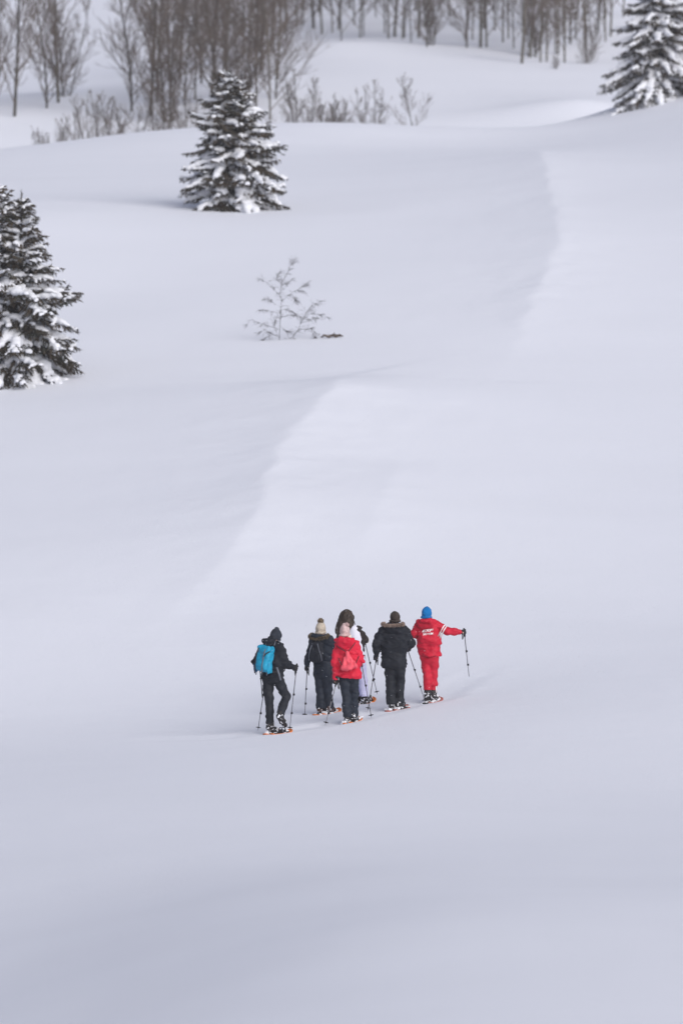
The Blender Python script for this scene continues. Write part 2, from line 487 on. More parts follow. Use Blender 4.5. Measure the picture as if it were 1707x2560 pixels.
def n2(x, y, s, seed=0):
    return vnoise(np.stack([x / s + 100 + seed * 3.7, y / s + 100, np.full(np.shape(x), 3.3 + seed)], -1))

def detail(x, y):
    z = np.zeros(x.shape)
    # broad wind-packed swells
    z += 0.10 * n2(x, y, 11.0, 1) + 0.018 * n2(x, y, 3.6, 2)
    for P, H, La, Lb, t0, t1 in ((RIDGE_A, 0.46, 4.0, 3.8, .30, .30), (RIDGE_B, 0.45, 4.0, 2.9, .16, .55), (RIDGE_C, 0.05, 0.9, 1.2, .3, .3), (RIDGE_D, 0.05, 1.2, 1.2, .1, .7)):
        m = (x > P[:, 0].min() - 22) & (x < P[:, 0].max() + 22) & (y > P[:, 1].min() - 25) & (y < P[:, 1].max() + 25)
        if not m.any(): continue
        d, s, t = poly_sd(x[m] + 0.12 * n2(x[m], y[m], 1.3, 6) + .11 * n2(x[m], y[m], .5, 8), y[m] + 0.2 * n2(x[m], y[m], 1.7, 7), P)
        taper = np.clip(t / t0, 0, 1) * np.clip((1 - t) / t1, 0, 1)
        taper = taper ** 3 * (taper * (6 * taper - 15) + 10)
        L = np.where(s < 0, Lb, La)      # the lines run downhill: image right is their left
        dd = np.sqrt(d * d + 0.06 ** 2) - 0.06
        z[m] += H * taper * np.exp(-dd / L)
    # fine wind crust near the walkers
    z += np.clip((135 - y) / 20, 0, 1) * (.0035 * n2(x * .6, y, .42, 12) + .0018 * n2(x * .6, y, .2, 13))
    # trodden trail
    m = (np.abs(x) < 9) & (y > 96) & (y < 118)
    if m.any():
        xm, ym = x[m], y[m]
        d, s, t = poly_sd(xm + 0.12 * n2(xm, ym, 0.8, 3), ym + 0.12 * n2(xm, ym, 0.7, 4), TRAIL)
        tp = np.clip((t - 0.02) / 0.3, 0, 1) * np.clip((0.97 - t) / 0.3, 0, 1)
        groove = np.exp(-(d / 0.33) ** 4)
        rim = np.exp(-((d - 0.52) / 0.16) ** 2)
        lump = n2(xm, ym, 0.30, 5)
        z[m] += tp * (-0.024 * groove * (1 + 0.5 * lump) + 0.006 * rim * (1 + 0.6 * lump))
    return z

def ground(x, y):
    x = np.asarray(x, float); y = np.asarray(y, float)
    return base_z(x, y) + detail(x, y)
def gz(x, y): return float(ground(np.array([x]), np.array([y]))[0])

def spaced(segs):
    out = []
    for a, b, s in segs:
        out += list(np.arange(a, b, s))
    return np.array(out + [segs[-1][1]])
def grow(a, b, s0, g):
    v = [a]; s = s0
    while v[-1] < b: v.append(v[-1] + s); s *= g
    v[-1] = b
    return np.array(v)
xs_p = np.r_[np.arange(0, 7, 0.085), np.arange(7, 26, 0.3), grow(26, 170, 0.4, 1.12)]
xs = np.r_[-xs_p[::-1][:-1], xs_p]
ys = np.r_[-grow(0, 40, 3, 1.1)[::-1][:-1], np.arange(0, 84, 2.0), np.arange(84, 100, 0.2), np.arange(100, 111, 0.085), np.arange(111, 170, 0.25), np.arange(170, 350, 0.45), grow(350, 470, 0.6, 1.06)]
GX, GY = np.meshgrid(xs, ys, indexing='ij')
GZ = ground(GX, GY)
nx_, ny_ = GX.shape
ii = np.arange(nx_ * ny_).reshape(nx_, ny_)
Q = np.stack([ii[:-1, :-1].ravel(), ii[1:, :-1].ravel(), ii[1:, 1:].ravel(), ii[:-1, 1:].ravel()], 1)
snow_o = link('snow_slope', mesh_np('snow_slope', np.stack([GX.ravel(), GY.ravel(), GZ.ravel()], 1), Q), M['snow'])
snow_o['kind'] = 'structure'

# ------------------------------------------------------------------ spruces under snow
def spruce(label, base, H, Rad, seed, tops=1, zcut=None, lean=0.0, side=None, dens=1.0, snow=1.0, h=0.034, gap=.62, prof=(.72, .85, 0.0)):
    rnd = random.Random(seed)
    root = thing('spruce_tree', label, 'spruce', tuple(base), 'snow-laden spruces on the slope')
    base = np.array(base, float)
    tr = MB(); A_ = []; B_ = []; rs_ = np.random.RandomState(seed)
    snowS = Sdf()
    tips = []
    for tI in range(tops):
        ox = (tI - (tops - 1) / 2) * gap
        oy = rnd.uniform(-.15, .15) if tops > 1 else 0
        Ht = H * (1 - 0.06 * (tI % 2))
        axis = lambda f: base + np.array((lean * f + ox * min(1, f * 1.5 + .35), oy, Ht * f - 0.35 * (1 - f)))
        tr.tube([axis(f) for f in np.linspace(0, 1, 9)], [0.11 * (1 - f) + 0.008 for f in np.linspace(0, 1, 9)], 7)
        nb = int(30 * H / 5 * 7.5 * dens / (1.0 if tops == 1 else 1.5))
        for b in range(nb):
            f = 0.02 + 0.97 * (b + rnd.random()) / nb
            f = f ** 1.05
            L = Rad * (1 - prof[2] * f) * (min(1.0, (1 - f) / prof[0]) ** prof[1]) * rnd.uniform(0.62, 1.16) + 0.07
            if rnd.random() < .12: L *= 0.6
            az = b * 2.39996 + rnd.uniform(-.4, .4)
            if side: L *= side(math.cos(az), math.sin(az), f)
            e0 = R(-14 + 50 * f ** 1.3 + rnd.uniform(-16, 16))
            droop = R(rnd.uniform(26, 62) * (1 - 0.6 * f))
            p = axis(f); pts = [p]
            n = max(4, int(L / 0.135))
            for i in range(n):
                s = (i + 1) / n
                e = e0 - droop * s + R(22) * max(0, s - .7) / .3
                d = np.array((math.cos(az) * math.cos(e), math.sin(az) * math.cos(e), math.sin(e)))
                p = p + d * (L / n); pts.append(p)
            pts = np.array(pts)
            tr.tube(pts, list(np.linspace(0.016 + 0.012 * L, 0.004, len(pts))), 4, cap=False)
            # twigs carrying needles
            lat = np.array((-math.sin(az), math.cos(az), 0.0))
            tw = [(pts[int(len(pts) * .35):], 1.0)]
            for i in range(1, len(pts)):
                s = i / (len(pts) - 1)
                for sd in (-1, 1):
                    tl = (0.36 * L * (1 - s) ** .7 + 0.09) * rnd.uniform(.6, 1.15) * min(1, .25 + s * 1.8)
                    d = nrm((pts[i] - pts[i - 1]) / (np.linalg.norm(pts[i] - pts[i - 1]) + 1e-9) * 0.8 + lat * sd * rnd.uniform(.6, 1.0) + np.array((0, 0, -rnd.uniform(.1, .55))))
                    q = [pts[i] + d * tl * k / 3 + np.array((0, 0, -0.10 * tl * (k / 3) ** 2)) for k in range(4)]
                    tw.append((np.array(q), .8))
            for q, w in tw:
                q = np.asarray(q); A_.append(q[:-1]); B_.append(q[1:])
            # snow pillows
            load = rnd.random()
            if load < 0.76 * snow:
                big = rnd.uniform(.7, 1.25) * (0.55 + .6 * (1 - f))
                for i in range(1, len(pts) - (1 if L > .3 else 0)):
                    s = i / (len(pts) - 1)
                    if rnd.random() < .16: continue
                    r = (0.042 + 0.058 * math.sin(math.pi * min(1, s * 1.05)) * min(1, L / .7)) * big * rnd.uniform(.8, 1.2)
                    w = r * (1.25 + .9 * (1 - s) * min(1, L))
                    rot = np.array([[math.cos(az), -math.sin(az), 0], [math.sin(az), math.cos(az), 0], [0, 0, 1.0]])
                    snowS.el(pts[i] + np.array((0, 0, r * .62)), (w * 1.15, w, r), rot, k=.035)
                for q, w_ in tw[1:]:
                    if rnd.random() < .5 * snow:
                        for k in (1, 2, 3):
                            r = rnd.uniform(.028, .052) * big * (1.15 - .2 * k)
                            snowS.el(q[k] + np.array((0, 0, r * .8)), (r * 1.5, r * 1.5, r), None, k=.03)
        tips.append(axis(1.0))
    for tp in tips:
        tr.tube([tp - np.array((0, 0, .05)), tp + np.array((0.01, 0, .30))], [.012, .004], 4)
        A_.append(np.array([tp - np.array((0, 0, .1)), tp + np.array((.01, 0, .2))])[:1]); B_.append(np.array([tp + np.array((.01, 0, .2))]))
    part('trunk', *tr.out(), M['bark'], root)
    A_ = np.concatenate(A_); B_ = np.concatenate(B_)                 # needle tufts along every twig
    ln_ = np.linalg.norm(B_ - A_, axis=1); cnt = np.maximum(2, (ln_ / 0.011).astype(int)); ix = np.repeat(np.arange(len(A_)), cnt)
    nn = len(ix); sg = (B_ - A_)[ix]; dd = sg / (ln_[ix][:, None] + 1e-9)
    o_ = A_[ix] + sg * rs_.rand(nn, 1)
    rv = rs_.randn(nn, 3) * (1, 1, .7) + (0, 0, -.55)
    un = lambda v: v / (np.linalg.norm(v, axis=1, keepdims=True) + 1e-9)
    gv = un(rv - dd * (rv * dd).sum(1, keepdims=True))
    nd = un(dd * .85 + gv * rs_.uniform(.5, 1.0, (nn, 1)))
    wv = np.cross(nd, gv) * rs_.uniform(.012, .024, (nn, 1))
    cv = np.stack([o_ - wv, o_ + wv, o_ + nd * rs_.uniform(.07, .13, (nn, 1))], 1).reshape(-1, 3)
    part('crown', cv, np.arange(nn * 3, dtype=np.int32).reshape(-1, 3), M['needle'], root, smooth=False)
    snowS.noise(0.030, 0.11, seed)
    V, Fq = snowS.build(h)
    c = part('snow_cover', V, Fq, M['snowcap'], root)
    return root

spruce('large snow-laden spruce with two tops at the left edge', hit(15, 962) + np.array((0.05, .9, -.25)), 5.3, 1.68, 11, tops=2, prof=(.56, .72, .0), dens=1.1, snow=1.0)
spruce('snow-laden spruce standing alone on the knoll in front of the bare wood', hit(592, 534) + np.array((0, .9, -.22)), 4.6, 1.55, 4, lean=-.15, tops=2, gap=.55, prof=(.5, .65, .22), dens=1.05, snow=1.0)
spruce('snow-laden spruce on the hump in the upper right corner', hit(1640, 250) + np.array((0, .2, -.15)), 6.8, 2.15, 8, lean=.05, dens=.95, snow=1.15, h=.042)

# ------------------------------------------------------------------ bare broadleaf trees
def bare_tree_mesh(seed, H, r0, first=.18, n1=22, spread=30, n2_=7, n3=4, arch=1.0, stems=1, lf=.40, rm=.0065):
    """returns (trunk arrays, branches arrays); fine twigs down to a few millimetres"""
    rnd = random.Random(seed)
    tr = MB(); br = MB()
    def grow_branch(p, d, L, r, lvl):
        n = 4 if lvl < 3 else 2
        pts = [p]; dd = d
        for i in range(n):
            dd = nrm(dd + np.array((rnd.gauss(0, .07), rnd.gauss(0, .07), .10 * arch)))
            p = p + dd * L / n; pts.append(p)
        br.tube(pts, list(np.linspace(r, max(r * .4, rm * .6), n + 1)), 4 if lvl == 1 else 3, cap=False)
        if lvl >= 3: return
        m = n2_ if lvl == 1 else n3
        for k in range(m):
            s = rnd.uniform(.15, .98)
            i = min(int(s * n), n - 1)
            q = pts[i] + (pts[i + 1] - pts[i]) * (s * n - i)
            ax = nrm(pts[i + 1] - pts[i])
            rv = np.array((rnd.gauss(0, 1), rnd.gauss(0, 1), rnd.gauss(0, .6)))
            g = nrm(rv - ax * np.dot(rv, ax))
            a = R(rnd.uniform(22, 48))
            grow_branch(q, nrm(ax * math.cos(a) + g * math.sin(a)), L * rnd.uniform(.35, .6) * (1 - .45 * s), max(r * .45, rm), lvl + 1)
    for st in range(stems):
        a0 = rnd.uniform(0, 6.28); tilt = 0 if stems == 1 else R(rnd.uniform(4, 16))
        d = np.array((math.sin(tilt) * math.cos(a0), math.sin(tilt) * math.sin(a0), math.cos(tilt)))
        Hs = H * (1 if st == 0 else rnd.uniform(.6, .95)); rs = r0 * (1 if st == 0 else .75)
        p = np.array((0.12 * math.cos(a0) * (stems > 1), .12 * math.sin(a0) * (stems > 1), -0.4)); pts = [p]
        n = 12
        for i in range(n):
            d = nrm(d + np.array((rnd.gauss(0, .028), rnd.gauss(0, .028), .03)))
            p = p + d * (Hs + .4) / n; pts.append(p)
        pts = np.array(pts)
        tr.tube(pts, list(np.linspace(rs, .010, n + 1)), 6)
        for b in range(n1):
            s = first + (1 - first) * (b + rnd.random()) / n1
            i = min(int(s * n), n - 1)
            q = pts[i] + (pts[i + 1] - pts[i]) * (s * n - i)
            a = rnd.uniform(0, 6.28); e = R(90 - spread - rnd.uniform(0, 26) + 12 * s)
            L = Hs * (lf * (1 - s) ** .8 + .07) * rnd.uniform(.6, 1.1)
            grow_branch(q, np.array((math.cos(a) * math.cos(e), math.sin(a) * math.cos(e), math.sin(e))), L, max(rs * (1 - s) * .5, rm), 1)
    return tr.out(), br.out()

VAR = {}
def variant(key, *a, tmat='bark', **k):
    t, b = bare_tree_mesh(*a, **k)
    mt = mesh_np(key + '_trunk', *t); mb = mesh_np(key + '_crown', *b)
    mt.materials.append(M[tmat]); mb.materials.append(M['twig']); mt.shade_smooth()
    VAR[key] = (mt, mb)
variant('bushy_a', 21, 7.4, .060, first=.10, n1=36, spread=28, n2_=10, n3=4)
variant('bushy_b', 22, 6.8, .055, first=.06, n1=36, spread=36, n2_=10, n3=4)
variant('tall_a', 23, 9.5, .070, first=.14, n1=30, spread=30, n2_=8, n3=3, tmat='barkpale')
variant('tall_b', 24, 10.0, .048, first=.08, n1=30, spread=34, n2_=8, n3=3, tmat='barkpale')
variant('tall_c', 25, 9.0, .078, first=.10, n1=32, spread=26, n2_=8, n3=3)
variant('tall_d', 35, 9.0, .038, first=.08, n1=22, spread=38, n2_=7, n3=3)
variant('clump_a', 26, 6.0, .042, first=.04, n1=20, spread=26, n2_=8, n3=3, stems=4)
variant('shrub_a', 27, 2.6, .016, first=.04, n1=13, spread=24, n2_=6, n3=3, stems=4, lf=.5, rm=.005)
variant('shrub_b', 28, 2.0, .014, first=.02, n1=10, spread=32, n2_=6, n3=3, stems=6, lf=.6, rm=.005)
variant('shrub_c', 29, 2.5, .022, first=.08, n1=20, spread=38, n2_=6, n3=3, stems=1, lf=.62, arch=1.6, rm=.005)

def bare(key, label, px, py, Y=None, s=1.0, rz=0.0, group=None, name='bare_tree', cat='tree', tilt=0.0):
    if Y is None:
        g = hit(px, py, 225.0, 470); x, y = g[0], g[1]; s = s * 1.12
    else:
        y = far(Y); x = at(px, py, y)[0]; s = s * 1.06
    root = thing(name, label, cat, (x, y, gz(x, y) - .05), group)
    root.rotation_euler = (tilt, 0, rz); root.scale = (s, s, s)
    for nm, me in zip(('trunk', 'crown'), VAR[key]):
        o = bpy.data.objects.new(nm, me); COL.objects.link(o); o.parent = root
    return root

rnd = random.Random(77)
G_L, G_C, G_R, G_B = 'bare trees at the left edge', 'bare trees in the thick wood left of centre', 'bare trees in the row along the top edge', 'bare shrubs along the crest of the knoll'
# left edge
bare('tall_c', 'tall bare tree nearest the left edge of the picture', 36, 290, 252, .95, .4, G_L)
bare('bushy_a', 'bare tree leaning over the left picture border', -8, 290, 256, .9, 1.4, G_L)
bare('bushy_b', 'spreading bare tree second from the left edge', 118, 262, 256, 1.0, 2.2, G_L)
bare('tall_a', 'straight bare tree with tall dark trunk, third from the left edge', 148, 248, 259, 1.0, 4.0, G_L)
bare('clump_a', 'bare multi-stemmed tree at the right end of the left group', 165, 250, 262, .95, 5.2, G_L)
# thick wood left of centre
LC = 'bare grey-brown tree in the thick wood behind the lone spruce'
for i, (px, Y, k, s) in enumerate([(330, 254, 'bushy_b', 1.05), (378, 252, 'tall_c', 1.05), (392, 258, 'bushy_a', 1.15), (420, 250, 'clump_a', 1.1), (428, 262, 'tall_a', 1.05), (462, 256, 'bushy_b', .95),
        (488, 258, 'tall_b', 1.0), (505, 266, 'bushy_a', 1.1), (530, 256, 'tall_c', 1.05), (548, 250, 'bushy_b', .9), (566, 262, 'tall_a', 1.1), (600, 256, 'clump_a', 1.1),
        (622, 262, 'tall_b', 1.05), (640, 254, 'bushy_a', .95), (676, 250, 'tall_b', .95), (694, 268, 'tall_a', 1.0), (655, 276, 'tall_c', 1.1), (450, 276, 'tall_c', 1.1), (610, 284, 'tall_b', 1.1), (680, 286, 'tall_c', 1.0),
        (690, 258, 'bushy_b', .8), (640, 284, 'bushy_b', 1.1), (560, 284, 'bushy_a', 1.1)]):
    lab = LC
    if i == 0: lab = 'spreading bare tree at the left end of the thick wood'
    if px == 676: lab = 'slim bare tree just right of the lone spruce'
    bare(k, lab, px, 300, Y, s * rnd.uniform(.94, 1.06), rnd.uniform(0, 6.28), G_C)
# row along the top edge
LR = 'bare pale-trunked tree in the row along the top edge'
ORD = ['first', 'second', 'third', 'fourth', 'fifth', 'sixth', 'seventh', 'eighth', 'ninth', 'tenth', 'eleventh', 'twelfth', 'thirteenth', 'fourteenth', 'fifteenth', 'sixteenth', 'seventeenth', 'eighteenth', 'nineteenth', 'twentieth'] + ['twenty-' + w for w in ('first', 'second', 'third', 'fourth', 'fifth', 'sixth', 'seventh', 'eighth', 'ninth')] + ['thirtieth'] + ['thirty-' + w for w in ('first', 'second', 'third', 'fourth', 'fifth', 'sixth', 'seventh')]
row = [(715, 80), (742, 66), (757, 62), (784, 70), (806, 86), (846, 74), (886, 60), (908, 92), (962, 84), (985, 94), (1006, 98), (1028, 106), (1046, 96), (1066, 118), (1086, 108), (1166, 118), (1180, 100), (1200, 118), (1216, 118), (1256, 106), (1270, 96),
       (1284, 122), (1302, 160), (1322, 142), (1334, 120), (1350, 156), (1366, 152), (1388, 134), (1394, 136), (1410, 156), (1424, 112), (1440, 100), (1460, 120), (1476, 90), (1494, 80), (1512, 106), (1525, 90)]
for i, (px, py) in enumerate(row):
    k = ('tall_a', 'tall_b', 'tall_c', 'bushy_b', 'tall_d', 'bushy_a', 'tall_b', 'tall_d')[rnd.randrange(8)]
    lab = 'bare tree in the row along the top edge, %s from its left end' % ORD[i]
    if i == 15: lab = 'straight bare pole-like tree standing at the left of the gap in the top row'
    if i == 22: lab = 'bare tree rooted lowest down the bank in the top row'
    bare(k, lab, px, py, None, rnd.uniform(.85, 1.1), rnd.uniform(0, 6.28), G_R)
for i in range(32):      # deeper ranks of the same wood
    px = 700 + 860 * (i + rnd.random()) / 32
    bare(('tall_a', 'tall_b', 'tall_d')[i % 3], 'bare tree deep in the wood behind the top row', px, 60, rnd.uniform(300, 330), rnd.uniform(.85, 1.1), rnd.uniform(0, 6.28), 'bare trees deep in the wood')
bare('clump_a', 'bushy multi-stemmed bare tree in the middle of the top right row', 1330, 140, None, .8, 1.0, G_R)
bare('clump_a', 'bushy bare tree left of the gap in the top row', 1075, 112, None, .8, 3.0, G_R)
bare('shrub_b', 'low tangled bare shrub at the foot of the top right trees', 1462, 158, None, 1.0, .5, 'bare shrubs under the far trees', 'bare_shrub', 'shrub')
bare('shrub_b', 'tiny twiggy shrub in the snow below the top right trees', 1385, 174, None, .35, .9, 'bare shrubs under the far trees', 'bare_shrub', 'shrub')
# shrubs behind the crest
for px, Y, k, s, lab in ((108, 229, 'shrub_b', .8, 'lowest bare shrub at the left end of the knoll crest'), (140, 231, 'shrub_c', .85, 'thin bare shrub second from the left on the knoll crest'), (176, 229, 'shrub_a', .75, 'small bare shrub third from the left on the knoll crest'),
        (214, 228, 'shrub_c', .95, 'bare forked sapling on the knoll crest, fourth from the left'), (252, 233, 'shrub_a', 1.15, 'tall thin bare sapling on the knoll crest left of the wood'), (280, 229, 'shrub_c', 1.0, 'bare forked sapling just left of the thick wood on the crest'),
        (318, 231, 'shrub_a', .9, 'bare shrub at the foot of the leftmost tree of the thick wood'), (352, 230, 'shrub_c', 1.1, 'bare sapling in front of the left part of the thick wood'), (394, 231, 'shrub_b', 1.1, 'bushy bare shrub in front of the middle of the thick wood'), (430, 229, 'shrub_c', 1.0, 'bare sapling in front of the wood, second left of the lone spruce'), (462, 231, 'shrub_a', 1.0, 'bare shrub nearest the left side of the lone spruce'),
        (738, 232, 'shrub_c', 1.1, 'bare sapling nearest the right side of the lone spruce'), (764, 229, 'shrub_a', 1.15, 'tall bushy bare shrub second to the right of the lone spruce'), (800, 231, 'shrub_b', 1.1, 'dense bare shrub third to the right of the lone spruce'), (832, 229, 'shrub_b', 1.1, 'rounded bare shrub fourth to the right of the lone spruce'),
        (868, 231, 'shrub_b', .85, 'low bare shrub fifth to the right of the lone spruce'), (922, 229, 'shrub_a', 1.05, 'upright bare shrub with a tall whip, third from the right end of the crest'), (972, 230, 'shrub_b', .7, 'low bare shrub second from the right end of the crest'), (1034, 227, 'shrub_c', 1.05, 'lone rounded bare sapling at the right end of the crest')):
    bare(k, lab, px, 310, Y, s, rnd.uniform(0, 6.28), G_B, 'bare_shrub', 'shrub')

# ------------------------------------------------------------------ sapling in the open slope
def sapling():
    b0 = hit(702, 850, fn=ground)
    Y0 = b0[1]
    root = thing('bare_sapling', 'small bare sapling with two stems alone in the open snow', 'sapling', tuple(b0))
    rn = random.Random(3)
    zx = lambda x, y: (580 + x / 4.9, 620 + y / 4.9)       # enlarged view to photograph pixels
    st = MB(); tw = MB(); k_ = .36
    def path(pts, r0, r1, mb, dy=0.0, j=.12, twigs=0, tl=.25, droop=.2):
        P = []
        for i, (x, y) in enumerate(pts):
            px, py = zx(x, y); P.append(at(px, py, Y0 + dy + rn.uniform(-j, j) * (i > 0)))
        mb.tube(P, list(np.linspace(r0 * k_, r1 * k_, len(P))), 5)
        P = np.array(P)
        for k in range(twigs):
            s = rn.uniform(.2, 1) * (len(P) - 1); i = min(int(s), len(P) - 2); q = P[i] + (P[i + 1] - P[i]) * (s - i)
            ax = nrm(P[i + 1] - P[i]); d = nrm(ax * .8 + np.array((rn.gauss(0, .5), rn.gauss(0, .5), rn.gauss(-droop, .35))))
            L = tl * rn.uniform(.4, 1.1)
            q2 = q + d * L * .5; q3 = q2 + nrm(d + np.array((0, 0, -.25))) * L * .5
            tw.tube([q, q2, q3], [.0022, .0018, .0012], 3, cap=False)
            for m in range(3):
                e = nrm(d + np.array((rn.gauss(0, .6), rn.gauss(0, .6), rn.gauss(-.1, .5)))); qq = q + (q2 - q) * rn.uniform(.4, 1)
                tw.tube([qq, qq + e * L * .4], [.0018, .001], 3, cap=False)
    path([(580, 1150), (583, 1050), (590, 900), (597, 780), (605, 650), (585, 560), (605, 450), (640, 370), (690, 270), (740, 180), (790, 130)], .022, .004, st, twigs=90, tl=.26)
    path([(610, 1150), (745, 1090), (810, 1000), (860, 880), (910, 790), (980, 710), (1070, 660)], .018, .004, st, .1, twigs=70, tl=.26)
    for p in ([(575, 1000), (470, 960), (350, 920), (240, 880), (160, 950)], [(570, 1080), (490, 1050), (400, 1000), (330, 1040)], [(590, 800), (500, 780), (400, 760), (340, 760)], [(560, 570), (510, 490), (430, 425), (350, 380)],
              [(605, 660), (690, 580), (790, 515), (890, 530)], [(690, 580), (760, 610), (800, 660)], [(800, 515), (860, 470), (930, 425)], [(600, 850), (680, 825), (790, 825), (840, 850)], [(600, 760), (690, 745), (770, 800)],
              [(590, 960), (660, 1010), (740, 1025)], [(815, 1000), (900, 995), (970, 985), (1040, 1060)], [(900, 830), (990, 800), (1090, 815), (1170, 845)], [(870, 880), (960, 870), (1020, 850)], [(610, 450), (670, 430), (740, 375)], [(600, 430), (550, 380), (580, 300)],
              [(590, 1100), (500, 1060), (420, 1100), (350, 1140)], [(960, 990), (1000, 1060), (1030, 1100)], [(640, 1100), (700, 1130), (760, 1120)], [(560, 1080), (520, 950), (530, 880)], [(540, 700), (470, 640), (400, 620)]):
        path(p, .012, .004, st, rn.uniform(-.1, .1), .2, twigs=26, tl=.22)
    part('trunk', *st.out(), M['sapling'], root)
    part('crown', *tw.out(), M['sapling'], root)
    # dead twig lying on the snow
    g0 = hit(803, 846, fn=ground); g1 = hit(858, 844, fn=ground)
    rt = thing('fallen_twig', 'dark dead twig lying on the snow beside the small sapling', 'twig', tuple(g0))
    mb = MB()
    P = [g0 + (g1 - g0) * t + np.array((0, rn.uniform(-.05, .05), 0.03 + .05 * math.sin(t * 9) ** 2)) for t in np.linspace(0, 1, 7)]
    mb.tube(P, [.02, .03, .035, .03, .04, .03, .012], 5)
    for k in range(16):
        i = rn.randrange(1, 6); d = np.array((rn.gauss(0, 1), rn.gauss(0, .5), abs(rn.gauss(0, .25)))); mb.tube([P[i], P[i] + nrm(d) * rn.uniform(.08, .2)], [.014, .007], 3)
    part('twig', *mb.out(), M['twig'], rt)
sapling()

# ------------------------------------------------------------------ walkers
UP = np.array((0, 0, 1.0))
def frame(fwd, up=UP):
    f = nrm(fwd); r = nrm(np.cross(f, up)); u = np.cross(r, f)
    return np.stack([r, f, u], 1)         # columns: right, forward, up

def lerp(a, b, t): return a + (b - a) * t

def fur(pts_dirs, n, ln, wd, seed, core=0.03):
    """tufts of fur along a curve; pts_dirs: list of (point, outward)"""
    rn = random.Random(seed); V = []; F = []
    m = len(pts_dirs)
    for i in range(n):
        s = rn.random() * (m - 1); k = min(int(s), m - 2)
        p = lerp(pts_dirs[k][0], pts_dirs[k + 1][0], s - k); o = lerp(pts_dirs[k][1], pts_dirs[k + 1][1], s - k)
        d = nrm(o + np.array((rn.gauss(0, .7), rn.gauss(0, .7), rn.gauss(0, .7))))
        p = p + d * core * .6
        t = nrm(np.cross(d, np.array((rn.gauss(0, 1), rn.gauss(0, 1), rn.gauss(0, 1)))))
        L = ln * rn.uniform(.5, 1.2)
        V += [p - t * wd, p + t * wd, p + d * L + np.array((0, 0, -.25 * L))]
        F.append((3 * i, 3 * i + 1, 3 * i + 2))
    return V, F

def arc(c, fr, a0, a1, rx, ry, n, dz=0.0, tilt=0.0):
    """curve round a centre in a body frame; angle 0 = forward, 180 = back"""
    out = []
    for i in range(n):
        a = R(lerp(a0, a1, i / (n - 1)))
        o = fr @ np.array((math.sin(a) * rx, math.cos(a) * ry, dz + tilt * math.cos(a)))
        d = nrm(fr @ np.array((math.sin(a), math.cos(a), .25)))
        out.append((c + o, d))
    return out

def hand_sdf(c, axis, fdir, scale=1.0):
    """a gloved fist closed round a pole: palm, four fingers, thumb. axis = pole (towards grip top), fdir = forearm direction"""
    a = nrm(axis); f = nrm(fdir - a * np.dot(fdir, a)); s = np.cross(a, f)
    S = Sdf(); q = scale
    S.rbox(c - f * .012 * q + s * .030 * q, (.016 * q, .040 * q, .046 * q), np.stack([s, f, a], 1), r=.014, k=.01)
    S.rc(c - f * .02 + s * .02, c - nrm(fdir) * .085 * q, .032 * q, .036 * q, k=.02)
    for i, (h, l) in enumerate(((.036, 1.0), (.013, 1.08), (-.010, 1.0), (-.032, .82))):
        pts = []
        for ang in np.linspace(62, 62 + 215 * l, 6):
            t = R(ang); rr = (.031 if ang < 250 else .027) * q
            pts.append(c + a * h * q + s * math.cos(t - R(90) + R(0)) * rr * 1.0 + f * math.sin(t) * rr * 1.15 + f * .006)
        S.chain(pts, [.0125 * q, .012 * q, .0115 * q, .011 * q, .0105 * q, .0095 * q], k=.004)
    th = [c + s * .028 - f * .03 + a * .03, c + s * .006 - f * .042 + a * .048, c - s * .022 - f * .022 + a * .05, c - s * .030 + f * .004 + a * .046]
    S.chain([np.asarray(t) for t in th], [.0155 * q, .0145 * q, .013 * q, .0115 * q], k=.006)
    return S

